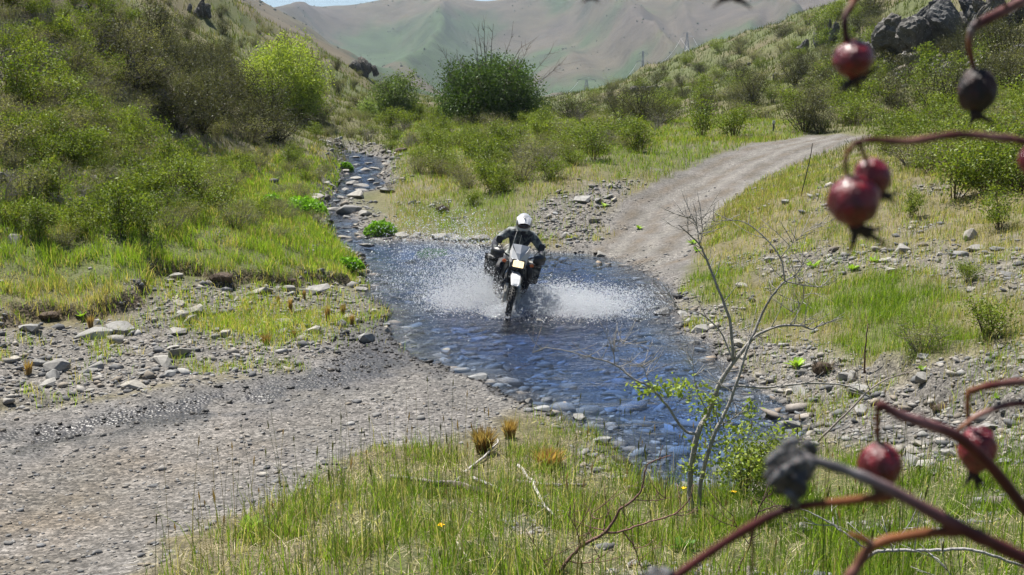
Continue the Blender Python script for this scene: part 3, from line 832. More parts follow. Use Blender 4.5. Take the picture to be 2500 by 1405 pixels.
M_CRAG = make_rock_mat(); M_CRAG.name = 'crag_rock'
for nd in M_CRAG.node_tree.nodes:
    if nd.type == 'VALTORGB' and len(nd.color_ramp.elements) == 5:
        for e in nd.color_ramp.elements: e.color = (e.color[0] * .40, e.color[1] * .40, e.color[2] * .41, 1)
    if nd.type == 'TEX_NOISE': nd.inputs['Scale'].default_value *= .25
    if nd.type == 'BUMP': nd.inputs['Distance'].default_value = .12; nd.inputs['Strength'].default_value = .9
def crag_mesh(seed):
    r = np.random.default_rng(seed)
    bm = bmesh.new(); bmesh.ops.create_icosphere(bm, subdivisions=4, radius=1)
    V = np.array([v.co[:] for v in bm.verts])
    for _ in range(7):
        d = r.normal(size=3); d /= np.linalg.norm(d); k = r.uniform(.45, .75)
        V = V - np.outer(np.clip(V @ d - k, 0, None), d) * .92
    dip = r.normal(size=3); dip /= np.linalg.norm(dip)
    lay = V @ dip
    strat = np.abs(((lay * r.uniform(2.5, 4) + .35 * fbm(V[:, 0] * 2, V[:, 1] * 2 + V[:, 2], 3, seed)) % 1) - .5)
    k = 1 + .26 * (strat - .25) + .10 * fbm(V[:, 0] * 3.1 + V[:, 2], V[:, 1] * 3.1 - V[:, 2], 4, seed + 3)
    V = V * k[:, None]
    for v, c in zip(bm.verts, V): v.co = c
    me = bpy.data.meshes.new('slab'); bm.normal_update(); bm.to_mesh(me); bm.free(); me.materials.append(M_CRAG)
    return me
CRAGS = [crag_mesh(330 + i) for i in range(5)]
# rock outcrops on the hillsides: each a crag of several slabs
def crag(label, px, py, wpx, hpx, Y=None, nblk=9, seed=0, lean=0.3, name='rock_outcrop', sm=(.12, .24)):
    p = hit(px, py) if Y is None else atY(px, py, Y)
    p[2] = ground_at(p[0], p[1])
    Wd, Ht = wpx / FPX * p[1], hpx / FPX * p[1]
    root = empty(name, p, label, 'rock')
    r = np.random.default_rng(seed)
    for i in range(nblk):
        t = r.uniform(-0.5, 0.5)
        top = Ht * (1 - (abs(t) * 1.5) ** 2) * r.uniform(0.6, 1.0)
        s = Wd * r.uniform(*sm)
        o = link('slab', CRAGS[r.integers(len(CRAGS))], None, root,
                 (t * Wd, r.uniform(-0.15, 0.25) * Wd, max(0.05, top * r.uniform(0.2, 0.5))), (r.normal(0, .25), lean + r.normal(0, .25), r.uniform(0, 6.28)))
        o.scale = (s, s * 0.8, max(0.12 * Wd, top * 0.62))
    return root
crag('big dark bluff of slanting slabs capping the hillside above the scree', 2340, 105, 340, 120, None, 44, 301, 0.6, sm=(.06, .13))
crag('long sloping slab edge running down beside the capping bluff', 2170, 140, 130, 90, None, 20, 302, 0.7, sm=(.09, .18))
crag('dark crag block beside the stream-side hilltop thicket above the scree end', 2450, 75, 150, 110, None, 22, 309, 0.5, sm=(.09, .18))
crag('narrow upright rock fin standing on the scrubby hillside', 2035, 105, 40, 70, None, 6, 303, 0.1)
crag('pale broken crag left of the upright rock fin', 1985, 125, 66, 45, None, 7, 304, 0.4)
crag('low line of white rocks trailing down from the pale broken crag', 1925, 190, 70, 18, None, 8, 305, 0.3)
crag('small grey rocks showing on the lower scrubby hillside', 1580, 222, 70, 14, None, 7, 306, 0.2)
crag('lone grey rock pair in the mid slope scrub', 1840, 158, 24, 14, None, 4, 307, 0.2)
crag('dark blocky crag high on the tawny slope', 487, 38, 56, 46, None, 7, 308, 0.1)
crag('jumble of dark rocks at the end of the tawny spur', 885, 178, 70, 40, None, 14, 310, 0.3)
crag('shaded grey cliff face half hidden behind dark shrubs on the near slope', 300, 205, 60, 100, None, 8, 311, 0.1)
crag('small brown rock face between the dark shrubs', 375, 245, 60, 45, None, 7, 312, 0.2)
crag('black rock poking from the top of the near slope', 200, 45, 36, 36, None, 5, 313, 0.2)
# scree below the bluff
dS = np.maximum(blob(2230, 165, 150, 26), blob(2450, 145, 70, 16)) * (GY > 30)
dS = np.maximum(dS, 0.6 * blob(2060, 240, 25, 12) * (GY > 30))
x, Y, z = scatter(1500, dS ** 2, 35)
size = np.clip(rs.lognormal(-1.9, 0.5, len(x)), 0.06, 0.6)
cols = pal[rs.integers(0, len(pal), len(x))] * rs.uniform(0.6, 1.05, (len(x), 1))
g = pebble_field('scree', x, Y, z, size, cols, 0.6, 36, M_GRAVEL)
tag(g, 'grey scree of broken rock below the capping bluff', 'scree')
# ================================================================== SHRUBS AND TREES
M_LEAF = mat_leaf('leaf', 0.40, gain=1.5)
M_WOOD = mat_vcol('wood_bark', 0.85, 0.3, 60, 0.4, 120)
def leaf_quads(Cn, size, r, up=0.5, asp=0.5):
    n = len(Cn)
    t = r.normal(size=(n, 3)); t /= np.linalg.norm(t, axis=1)[:, None]
    nr = r.normal(size=(n, 3)) * (1 - up) + np.array([0, 0, up]) ; b = np.cross(nr, t); b /= np.linalg.norm(b, axis=1)[:, None] + 1e-9
    l = (size * r.uniform(0.6, 1.3, n))[:, None]
    V = np.stack([Cn - t * l * .5, Cn + b * l * asp * .5, Cn + t * l * .5, Cn - b * l * asp * .5], 1)
    F = np.arange(n * 4).reshape(n, 4)
    return V.reshape(-1, 3), F
def mixcols(n, cA, cB, r, jit=0.28):
    t = r.random((n, 1))
    c = np.array(cA) * (1 - t) + np.array(cB) * t
    return c * r.uniform(1 - jit, 1 + jit, (n, 1))
def shrub(seed, H, Wd, nstem, nleaf, lsize, cA, cB, twig, arch=0.6, low=0.25, spread=0.16, nsub=5, srad=0.012, clump=True):
    """-> (stem mesh, leaf mesh): arching stems from one base, leaves clustered along the twigs"""
    r = np.random.default_rng(seed)
    g = Geo(); tips = []
    for i in range(nstem):
        a = r.uniform(0, 6.28); rr = Wd * .5 * math.sqrt(r.random()); h = H * r.uniform(.6, 1.0) * (1 - 0.35 * (rr / (Wd * .5)) ** 2)
        end = np.array([math.cos(a) * rr, math.sin(a) * rr, h])
        b0 = np.array([math.cos(a), math.sin(a), 0]) * Wd * 0.06 * r.random()
        mid = b0 * .4 + end * .45 + np.array([0, 0, h * 0.12]) * arch + r.normal(0, .04 * Wd, 3)
        P = spline([b0 - np.array([0, 0, .05]), mid, end], 6)
        g.tube(P, np.linspace(srad, srad * .35, 6), 4, np.array(twig) * r.uniform(.7, 1.2))
        for k in range(nsub):
            t = r.uniform(low, 1.0)
            q = P[min(5, int(t * 5.99))]
            d = r.normal(size=3) * np.array([1, 1, .7]); d[2] = abs(d[2]) * .6 + .1; d /= np.linalg.norm(d)
            ln = Wd * r.uniform(.12, .26)
            Q = spline([q, q + d * ln * .5 + r.normal(0, .02, 3), q + d * ln + np.array([0, 0, -.05 * ln])], 4)
            g.tube(Q, np.linspace(srad * .4, srad * .15, 4), 3, np.array(twig) * r.uniform(.7, 1.2))
            tips += [Q[1], Q[2], Q[3], Q[3]]
        tips += [P[-1], P[-2], P[-1]]
    tips = np.array(tips)
    tsel = r.integers(len(tips), size=nleaf)
    Cn = tips[tsel] + r.normal(size=(nleaf, 3)) * np.array([1, 1, .75]) * spread * Wd * 0.55
    Cn[:, 2] = np.maximum(Cn[:, 2], 0.02)
    V, F = leaf_quads(Cn, lsize, r)
    cl = mixcols(nleaf, cA, cB, r, .14) * (r.uniform(.68, 1.22, len(tips))[tsel])[:, None]
    me = mesh_np('foliage', V, F, np.repeat(cl, 4, 0)); me.materials.append(M_LEAF)
    sm = g.mesh('stems'); sm.materials.append(M_WOOD)
    return sm, me
def join_meshes(name, a, b):
    """one mesh with both materials, for far copies that show no parts"""
    bm = bmesh.new(); bm.from_mesh(a); na = len(bm.faces); bm.from_mesh(b)
    bm.faces.ensure_lookup_table()
    for f in bm.faces[na:]: f.material_index = 1
    me = bpy.data.meshes.new(name); bm.to_mesh(me); bm.free()
    me.materials.append(a.materials[0]); me.materials.append(b.materials[0])
    return me
YG, YG2 = (0.165, 0.192, 0.024), (0.072, 0.112, 0.016)
TW_B, TW_G = (0.10, 0.065, 0.04), (0.17, 0.15, 0.13)
BRIAR = [shrub(400 + i, (1.25, 1.05, 1.4, 1.2, 1.0, 1.3)[i], (1.35, 1.6, 1.1, 1.3, 1.5, 1.45)[i], (13, 17, 9, 12, 15, 11)[i], (2200, 2500, 1500, 1900, 2300, 1700)[i], (.068, .062, .075, .07, .06, .08)[i], YG, YG2, TW_B, .7, (.3, .2, .4, .3, .15, .35)[i], (.16, .14, .2, .18, .13, .12)[i]) for i in range(6)]
GREY = [shrub(420 + i, 1.0, 1.5, 22, 2600, 0.042, (0.14, 0.148, 0.05), (0.17, 0.16, 0.08), TW_G, .4, .2, .15, 7, .012) for i in range(3)]
DARK = [shrub(440 + i, (1.6, 1.3, 1.8)[i], (2.0, 2.4, 1.7)[i], 24, 4200, 0.055, (0.032, 0.037, 0.013), (0.066, 0.063, 0.027), (0.035, 0.028, 0.022), .6, .15, .15, 6, .016) for i in range(3)]
BARE = [shrub(460 + i, 1.0, 1.2, 26, 150, 0.03, (0.2, 0.17, 0.12), (0.16, 0.14, 0.09), (0.21, 0.19, 0.175), .5, .2, .14, 8, .010) for i in range(2)]
BRIAR_J = [join_meshes('briar_bush', *b) for b in BRIAR]
GREY_J = [join_meshes('matagouri_shrub', *b) for b in GREY]
DARK_J = [join_meshes('dark_shrub', *b) for b in DARK]
BARE_J = [join_meshes('bare_shrub', *b) for b in BARE]
def place(name, protos, k, p, scale, label, cat, group=None, parts=True, joined=None, sink=0.05, zs=1.0):
    yaw = random.uniform(0, 6.28)
    if not parts:
        o = link(name, joined[k % len(joined)], None, None, (p[0], p[1], p[2] - sink * scale), (0, 0, yaw))
        o.scale = (scale, scale, scale * zs); tag(o, label, cat, group); return o
    root = empty(name, (p[0], p[1], p[2] - sink * scale), label, cat, group, (0, 0, yaw))
    root.scale = (scale, scale, scale * zs)
    sm, fm = protos[k % len(protos)]
    link('stems', sm, None, root); link('foliage', fm, None, root)
    return root
PLACED = []
def fill(n, polypx, mind, seed, ymin=0, ymax=400, jitter=1.0):
    """spread points over a photo-pixel polygon onto the ground, keeping a spacing in metres"""
    r = np.random.default_rng(seed)
    P = np.array(polypx, float); lo, hi = P.min(0), P.max(0); out = []
    tries = 0
    while len(out) < n and tries < n * 12:
        tries += 1
        q = lo + (hi - lo) * r.random(2)
        if sdf(np.array([q[0]]), np.array([q[1]]), P)[0] > 0: continue
        p = hit(q[0], q[1])
        if not (ymin < p[1] < ymax): continue
        if gsample(WD, p[0], p[1]) < 0.35 or min(gsample(RND, p[0], p[1]), gsample(RFD, p[0], p[1])) < 0.3: continue
        md = mind * max(0.6, p[1] / 45)
        if any((p[0] - a[0]) ** 2 + (p[1] - a[1]) ** 2 < md * md for a in PLACED): continue
        out.append(p); PLACED.append(p)
    return out
# --- single bushes one can point at
for px, py, s, kind, lab in [
    (1345,437,0.71,'b','green many-stemmed briar bush standing out from the thicket at the road verge'),
    (1560,372,0.85,'b','rounded briar bush nearest the middle of the verge beside the road'),
    (1790,338,1.19,'b','tall briar bush with bare lower stems beside the road below the crest'),
    (1715,335,1.16,'b','tall bushy briar next to the tallest bush beside the road'),
    (1450,390,0.82,'b','spreading briar bush between the verge bush and the rounded bush'),
    (1965,322,1.05,'d','dark rounded shrub beside the white marker post at the road crest'),
    (2003,327,0.68,'d','small dark shrub touching the big dark one at the road crest'),
    (1720,285,0.88,'d','dark olive shrub rising behind the tall roadside briars'),
    (2330,490,0.95,'b','loose briar bush with fanned grey stems on the dry flat'),
    (2225,530,0.37,'b','small green briar sapling on the dry flat behind the double rose hip'),
    (2440,560,0.54,'b','thin briar bush above the small cairn'),
    (2415,830,0.42,'b','slim upright briar seedling on the grassy bank'),
    (2250,860,0.42,'g','low grey-green bush spreading over the grass of the stony bank'),
    (2360,690,0.27,'b','wispy briar seedling on the bare gravel flat below the cairn'),
    (430,495,0.8,'b','leafy briar bush with thin trunks in the lush left bank grass'),
    (1150,500,0.42,'b','slender dark-stemmed shrub at the end of the verge beside the ford'),
    (700,690,0.24,'g','small grey bush hanging over the turf edge by the stream'),
    (950,470,0.34,'r','leafless reddish twiggy shrub beside the upper riffle'),
    (1410,300,0.82,'r','brown bare shrub standing among the valley thicket')]:
    p = hit(px, py); PLACED.append(p)
    pr, nm = {'b': (BRIAR, 'briar_bush'), 'd': (DARK, 'dark_shrub'), 'g': (GREY, 'matagouri_shrub'), 'r': (BARE, 'bare_shrub')}[kind]
    place(nm, pr, random.randrange(9), p, s, lab, 'bush')
LANDMARKS = [('pale willow', 695, 285), ('big dark willow', 1195, 303), ('road crest', 2060, 330), ('marker post', 1888, 322), ('rock fin', 2035, 105), ('capping bluff', 2330, 105), ('scree', 2230, 165),
    ('upper riffle', 890, 420), ('boulder riffle', 850, 520), ('shaded cliff face', 300, 205), ('high blocky crag', 487, 38), ('rock jumble', 885, 178), ('ford edge', 1350, 600), ('road verge', 1600, 420), ('cairn', 2380, 600),
    ('broken turf edge', 420, 640), ('black rock', 200, 45), ('small brown rock face', 375, 245), ('straw tussock', 600, 440), ('low grey rocks', 1580, 222), ('lone rock pair', 1840, 158), ('leafy trunked briar', 430, 495), ('rounded roadside briar', 1560, 372), ('tall roadside briars', 1760, 338)]
LMP = [(n_, hit(a_, b_)) for n_, a_, b_ in LANDMARKS]
def landmark(p): return min(LMP, key=lambda q: math.hypot((p[0] - q[1][0]) / p[1], math.log(p[1] / q[1][1]) * .5))[0]
def fillset(n, poly, mind, seed, mix, smin, smax, where, parts=False, **kw):
    r = random.Random(seed)
    for p in fill(n, poly, mind, seed, **kw):
        t = r.random(); acc = 0
        for kind, w in mix:
            acc += w
            if t <= acc: break
        s = r.uniform(smin, smax)
        pr, jo, nm, adj = {'b': (BRIAR, BRIAR_J, 'briar_bush', 'yellow-green briar bush'), 'd': (DARK, DARK_J, 'dark_shrub', 'dark olive shrub'),
                      'g': (GREY, GREY_J, 'matagouri_shrub', 'grey-green thorny shrub'), 'r': (BARE, BARE_J, 'bare_shrub', 'bare grey twiggy shrub')}[kind]
        t_ = (s - smin) / (smax - smin)
        size = 'low ' if t_ < .33 else 'tall ' if t_ > .67 else 'mid-sized '
        place(nm, pr, r.randrange(20), p, s, size + adj + ' ' + where + ', near the ' + landmark(p), 'bush', {'b': 'briar bushes ', 'd': 'dark shrubs ', 'g': 'thorny shrubs ', 'r': 'bare shrubs '}[kind] + where, parts, jo, zs=r.uniform(.8, 1.1))
fillset(105, [(880,340),(1000,300),(1300,290),(1500,300),(1680,330),(1560,365),(1420,400),(1330,430),(1230,470),(1080,470),(1010,420),(930,360)], 0.62, 51, [('b', .62), ('g', .28), ('r', .10)], .5, .95, 'in the valley thicket', True)
fillset(58, [(2160,400),(2150,320),(2500,240),(2620,250),(2620,480),(2380,470),(2280,430)], 0.6, 52, [('b', .75), ('g', .25)], .6, 1.05, 'on the road-bend slope', True)
fillset(135, [(1330,290),(1400,262),(1700,170),(2000,110),(2150,110),(2250,200),(2500,160),(2500,250),(2150,320),(1900,290),(1700,300),(1500,310)], 1.0, 53, [('b', .36), ('g', .36), ('d', .28)], .7, 1.35, 'on the hillside below the crags')
fillset(70, [(1390,252),(1550,200),(1700,138),(1850,98),(2000,48),(2140,6),(2140,90),(1950,110),(1700,165),(1480,240)], 1.1, 54, [('b', .3), ('g', .4), ('d', .3)], .8, 1.6, 'near the scrubby skyline')
fillset(14, [(2150,100),(2300,100),(2480,110),(2500,170),(2300,150),(2180,170)], 1.2, 60, [('d', .8), ('g', .2)], .7, 1.2, 'clinging below the capping bluff')
fillset(100, [(0,10),(160,0),(320,40),(260,150),(330,290),(420,370),(300,420),(0,420)], 0.5, 55, [('b', .48), ('g', .40), ('r', .12)], .38, .8, 'on the near slope', True)
fillset(46, [(200,80),(330,60),(430,130),(560,160),(700,260),(750,350),(560,350),(440,330),(360,270),(260,190)], 0.7, 56, [('d', .72), ('g', .28)], .65, 1.15, 'in the dark scrub', True)
fillset(52, [(0,420),(300,400),(560,400),(520,540),(300,600),(60,600),(0,560)], 0.7, 62, [('b', .5), ('g', .35), ('r', .15)], .32, .68, 'in the lush bank grass', True)
fillset(36, [(600,380),(800,360),(830,400),(790,470),(770,560),(690,600),(560,560),(500,480)], 0.6, 57, [('g', .6), ('b', .2), ('r', .2)], .32, .6, 'on the stream bank', True)
fillset(120, [(330,5),(560,10),(720,110),(880,180),(900,260),(780,290),(650,180),(500,140),(380,90)], 1.1, 58, [('g', .7), ('d', .3)], .35, .8, 'dotting the tawny slope')
fillset(40, [(780,290),(920,240),(1060,270),(1000,320),(860,340),(770,340)], 1.0, 59, [('b', .5), ('g', .5)], .4, .7, 'round the middle willow')
fillset(30, [(1330,280),(1060,300),(1050,270),(1350,262)], 1.0, 61, [('b', .5), ('g', .5)], .4, .75, 'round the big willow')

# --- willows
def willow(name, label, base, Hh, Wd, nleaf, cA, cB, lsize, seed, dead=0, droop=0.35, low=0.12, shape=1.0, nst=9):
    r = np.random.default_rng(seed)
    root = empty(name, base, label, 'tree')
    g = Geo(); tips = []
    for i in range(nst):
        a = r.uniform(0, 6.28); rr = Wd * .5 * (0.2 + 0.75 * math.sqrt(r.random()))
        h = Hh * r.uniform(.72, .98) * (1 - 0.35 * shape * (rr / (Wd * .5)) ** 2)
        end = np.array([math.cos(a) * rr, math.sin(a) * rr, h]); b0 = np.array([math.cos(a), math.sin(a), 0]) * Wd * .05 * r.random()
        P = spline([b0 - np.array([0, 0, .15]), b0 * .5 + end * .4 + r.normal(0, .04 * Wd, 3), end], 8)
        g.tube(P, np.linspace(.035 * Hh / 3, .008, 8), 5, np.array((0.10, 0.08, 0.06)) * r.uniform(.7, 1.2))
        for k in range(11):
            q = P[r.integers(2, 8)]
            d = r.normal(size=3); d[2] = abs(d[2]) * .5; d /= np.linalg.norm(d); ln = Wd * r.uniform(.12, .25)
            Q = spline([q, q + d * ln * .6 + np.array([0, 0, .1 * ln]), q + d * ln - np.array([0, 0, droop * ln])], 5)
            g.tube(Q, np.linspace(.012, .004, 5), 3, np.array((0.12, 0.10, 0.06)))
            tips += [Q[2], Q[3], Q[4], Q[4]]
    tips = np.array(tips); tips[:, 2] = np.clip(tips[:, 2], low * Hh, None)
    # clumps give the crown its light and dark masses
    ncl = 150
    cc = tips[r.integers(len(tips), size=ncl)] + r.normal(size=(ncl, 3)) * Wd * .05
    nd = 260
    th = r.uniform(0, 6.28, nd); cz = r.uniform(-.25, 1, nd); q = r.random(nd) ** .33 * (1 + .16 * vnoise(np.cos(th) * 2 + 7, cz * 2 + np.sin(th) * 2, seed))
    sr = np.sqrt(np.clip(1 - np.clip(cz, 0, 1) ** 2, 0, 1)) * np.where(cz < 0, 1 + .6 * cz, 1)
    cc = np.vstack([cc[:70], np.stack([np.cos(th) * sr * q * Wd * .47, np.sin(th) * sr * q * Wd * .47, (.30 + .64 * cz * q) * Hh], 1)])
    sel = r.integers(len(cc), size=nleaf)
    off = r.normal(size=(nleaf, 3)) * Wd * .052
    off[:, 2] -= np.abs(r.normal(size=nleaf)) * droop * .35
    Cn = cc[sel] + off; Cn[:, 2] = np.maximum(Cn[:, 2], .05)
    V, F = leaf_quads(Cn, lsize * 1.15, r, .25, .45)
    cl = mixcols(nleaf, cA, cB, r) * (r.uniform(.82, 1.15, len(cc))[sel])[:, None]
    link('trunk', g.mesh('trunk'), M_WOOD, root)
    link('crown', mesh_np('crown', V, F, np.repeat(cl, 4, 0)), M_LEAF, root)
    for i in range(dead):
        gg = Geo(); a = r.uniform(0, 6.28); rr = Wd * .42 * math.sqrt(r.random()) * (1 if i % 3 else 1.5)
        if i % 3 == 0: a = r.choice([0.1, -0.2, 3.0, 0.5]) + r.normal(0, .2)
        end = np.array([math.cos(a) * rr, math.sin(a) * rr * .6, Hh * r.uniform(1.0, 1.5) * (1 - .55 * (rr / Wd))])
        P = spline([np.array([end[0] * .35, end[1] * .35, Hh * .45]), end * np.array([.75, .75, .75]) + r.normal(0, .06, 3), end], 7)
        gg.tube(P, np.linspace(.024, .007, 7), 4, (0.15, 0.135, 0.12))
        for k in range(13):
            q = P[r.integers(2, 7)]; d = (end - P[0]) / np.linalg.norm(end - P[0]) + r.normal(0, .6, 3)
            ln = r.uniform(.12, .5) * Hh / 3.5
            Q = spline([q, q + d * ln * .5 + r.normal(0, .03, 3), q + d * ln], 4)
            gg.tube(Q, np.linspace(.010, .004, 4), 3, (0.15, 0.135, 0.12))
        link('dead_branch', gg.mesh('dead_branch'), M_WOOD, root)
    return root
def wbase(px, py): return hit(px, py)
LG, LG2 = (0.27, 0.31, 0.06), (0.15, 0.20, 0.035)
b = wbase(695, 283); k = b[1] / FPX
willow('willow_tree', 'pale yellow-green willow glowing on the tawny slope above the dark scrub', b, 200 * k, 215 * k, 17000, LG, LG2, .10, 501, 0, .5, .1, .9, 11)
b = wbase(735, 290); k = b[1] / FPX
willow('willow_tree', 'lower drooping half of the pale willow clump leaning to the stream', b, 112 * k, 110 * k, 5200, LG, LG2, .095, 502, 0, .7, .05, .9, 7)
b = wbase(968, 292); k = b[1] / FPX
willow('willow_tree', 'small mid-green willow between the pale willow and the big dark willow', b, 118 * k, 118 * k, 10000, (0.11, 0.15, 0.045), (0.065, 0.095, 0.03), .10, 503, 0, .4, .05, .8, 9)
b = wbase(1195, 305); k = b[1] / FPX
willow('willow_tree', 'big dark green willow with bare dead limbs sticking out of its crown', b, 165 * k, 265 * k, 35000, (0.062, 0.10, 0.024), (0.032, 0.058, 0.014), .115, 504, 22, .4, .02, .75, 16)
b = wbase(898, 285); k = b[1] / FPX
willow('willow_tree', 'little pale sapling willow at the foot of the rock jumble', b, 50 * k, 60 * k, 1800, (0.17, 0.22, 0.07), (0.13, 0.17, 0.06), .09, 505, 0, .3, .05, .8, 5)
b = wbase(1085, 295); k = b[1] / FPX
willow('willow_tree', 'little pale willow seedling beside the big dark willow', b, 46 * k, 50 * k, 1500, (0.17, 0.23, 0.07), (0.13, 0.18, 0.06), .09, 506, 0, .3, .05, .8, 5)
# --- bright watercress-like clumps beside the stream
def cress(label, px, py, wpx, hpx, seed):
    p = hit(px, py); k = p[1] / FPX
    r = np.random.default_rng(seed); n = 1500
    ph = r.uniform(0, 6.28, n); u = np.sqrt(r.random(n))
    Cn = np.stack([np.cos(ph) * u * wpx * k * .5, np.sin(ph) * u * wpx * k * .4, np.sqrt(np.clip(1 - u * u, .02, 1)) * hpx * k * r.uniform(.55, 1.0, n) + .05 * vnoise(np.cos(ph) * u * 5, np.sin(ph) * u * 5, 3)], 1)
    V, F = leaf_quads(Cn, .075, r, .6, .6)
    root = empty('leafy_clump', p - np.array([0, 0, .03]), label, 'plant')
    link('foliage', mesh_np('foliage', V, F, np.repeat(mixcols(n, (0.16, 0.30, 0.02), (0.10, 0.21, 0.015), r), 4, 0)), M_LEAF, root)
    g = Geo()
    for i in range(40):
        q = Cn[r.integers(n)]
        g.tube(spline([q * np.array([.3, .3, 0]), q * np.array([.8, .8, .6]), q], 4), .006, 3, (0.09, 0.15, 0.02))
    link('stems', g.mesh('stems'), M_WOOD, root)
cress('biggest bright green leafy clump on the stream bank below the willows', 740, 527, 125, 52, 601)
cress('small bright green clump touching the biggest leafy clump', 665, 505, 60, 34, 602)
cress('bright green clump growing in the water edge opposite the stream boulder', 930, 572, 84, 36, 603)
cress('flat green water weed clump at the far shore near the splash', 1060, 622, 90, 16, 604)
cress('green clump at the inner bend of the upper riffle', 845, 418, 38, 24, 605)
cress('green fringe plant hanging at the stream mouth', 850, 655, 80, 30, 606)
# --- brown tussock tufts
def tussock(label, px, py, hpx, wpx, seed, cA=(0.26, 0.155, 0.065), cB=(0.34, 0.235, 0.11), nb=150):
    p = hit(px, py); k = p[1] / FPX; r = np.random.default_rng(seed)
    H, Wd = hpx * k, wpx * k
    V = []; n = nb
    a = r.uniform(0, 6.28, n); rad = r.random(n) * Wd * .22; lean = r.random(n) * Wd * .5; h = H * r.uniform(.55, 1, n); w = .006
    b0 = np.stack([np.cos(a) * rad, np.sin(a) * rad, np.zeros(n)], 1)
    m = b0 + np.stack([np.cos(a) * lean * .35, np.sin(a) * lean * .35, h * .6], 1)
    e = b0 + np.stack([np.cos(a) * lean, np.sin(a) * lean, h], 1)
    sd = r.normal(size=(n, 3)); sd[:, 2] = 0; sd /= np.linalg.norm(sd, axis=1)[:, None]; sd *= w
    P = np.stack([b0 - sd, b0 + sd, m - sd * .7, m + sd * .7, e], 1)
    F = np.arange(n)[:, None, None] * 5 + np.array([[0, 1, 3], [0, 3, 2], [2, 3, 4]])[None]
    o = link('tussock', mesh_np('tussock', P.reshape(-1, 3), F.reshape(-1, 3), np.repeat(mixcols(n, cA, cB, r), 5, 0)), M_LEAF, None, p - np.array([0, 0, .02]))
    tag(o, label, 'grass tuft')
tussock('large brown tussock leaning at the corner between track and grassy point', 1180, 1105, 80, 75, 701, nb=420)
tussock('brown tussock behind the large one beside the grassy point', 1245, 1070, 60, 45, 702, nb=260)
tussock('wide brown tussock in the middle of the grassy point', 1340, 1140, 60, 90, 703, nb=420)
for i, (px, py, h, w, lab) in enumerate([(800,785,48,16,'upright rust-brown tuft at the gravel edge, inner one of three'), (860,797,40,14,'small rust-brown tuft standing on the wet gravel'),
    (838,770,38,20,'pair of rust-brown tufts behind the wet gravel tuft'), (710,765,50,14,'tall rust-brown tuft in the green turf by the stream mouth'), (743,730,28,10,'short rust-brown tuft beside the water weeds'),
    (680,745,30,12,'little rust-brown tuft behind the tall one'), (650,840,36,30,'loose tan tuft on the gravel flat among grey stones'), (70,915,46,30,'red-brown tuft growing between the flat tan and split boulders'),
    (222,800,40,22,'tan tuft squeezed between slab and pale wedge boulder'), (718,825,26,12,'tiny tan tuft near the track edge'), (600,440,26,50,'straw-coloured tussock on the stream bank slope')]):
    tussock(lab, px, py, h, w, 710 + i, nb=110)
# ================================================================== GRASS
M_GRASS = mat_leaf('grass_blade', 0.55, 0.45, 1.45)
def blades(name, x, Y, z, h, w, cols, lean, seed, label, simple=False):
    r = np.random.default_rng(seed); n = len(x)
    a = r.uniform(0, 6.28, n); ln = np.abs(r.normal(0, 1, n)) * lean * h
    d = np.stack([np.cos(a), np.sin(a), np.zeros(n)], 1)
    b0 = np.stack([x, Y, z - 0.01], 1)
    up = np.array([0, 0, 1.0])
    m = b0 + d * (ln * .35)[:, None] + up * (h * .6)[:, None]
    e = b0 + d * ln[:, None] + up * (h * r.uniform(.85, 1.0, n))[:, None]
    a2 = r.uniform(0, 6.28, n)
    sd = np.stack([np.cos(a2), np.sin(a2), np.zeros(n)], 1) * (w * .5)[:, None]
    P = np.stack([b0 - sd, b0 + sd, m - sd * .8, m + sd * .8, e], 1)
    F = np.arange(n)[:, None, None] * 5 + np.array([[0, 1, 3], [0, 3, 2], [2, 3, 4]])[None]
    k_ = 5
    if simple: P = P[:, [0, 1, 4]]; F = np.arange(n)[:, None, None] * 3 + np.array([[0, 1, 2]])[None]; k_ = 3
    o = link(name, mesh_np(name, P.reshape(-1, 3), F.reshape(-1, 3), np.repeat(cols, k_, 0)), M_GRASS, kind='stuff')
    return tag(o, label, 'grass')
def gcols(n, g, r, dryc=(0.30, 0.24, 0.12), strength=1.0):
    """g = greenness 0..1 per blade"""
    gr = mixcols(n, (0.20, 0.265, 0.034), (0.095, 0.158, 0.02), r)
    dr = mixcols(n, dryc, (0.27, 0.235, 0.10), r)
    t = (r.random(n) < g)[:, None]
    return np.where(t, gr, dr)
bare = np.clip(1 - 1.3 * road - 0.80 * stony * near, 0.0, 1) * (WD > 0.02)
clump = sstep(-0.45, 0.35, fbm(GX * 2.2, GY * 2.2, 4, 121)) ** 1.5
rs = np.random.default_rng(77)
# lush left bank and stream sides
zoneL = sstep(960, 840, PXg) * sstep(340, 400, PYg) * (TD < 0.06) * (GY < 40)
n = 62000
x, Y, z = scatter(n, zoneL * bare * (0.35 + clump) * np.clip(18 / np.maximum(GY, 5), 0, 1.6) ** 1.4, 131)
g = np.clip(gsample(green, x, Y) * .72 + .1 + .25 * fbm(x * .9, Y * .9, 3, 7), 0.1, .92)
blades('grass', x, Y, z, rs.uniform(.06, .21, n) * (0.6 + 0.5 * g) * (.55 + .9 * gsample(clump, x, Y)), np.full(n, .007) * (Y / 14), gcols(n, g, rs), .45, 132, 'lush green grass covering the bank beside the stream')
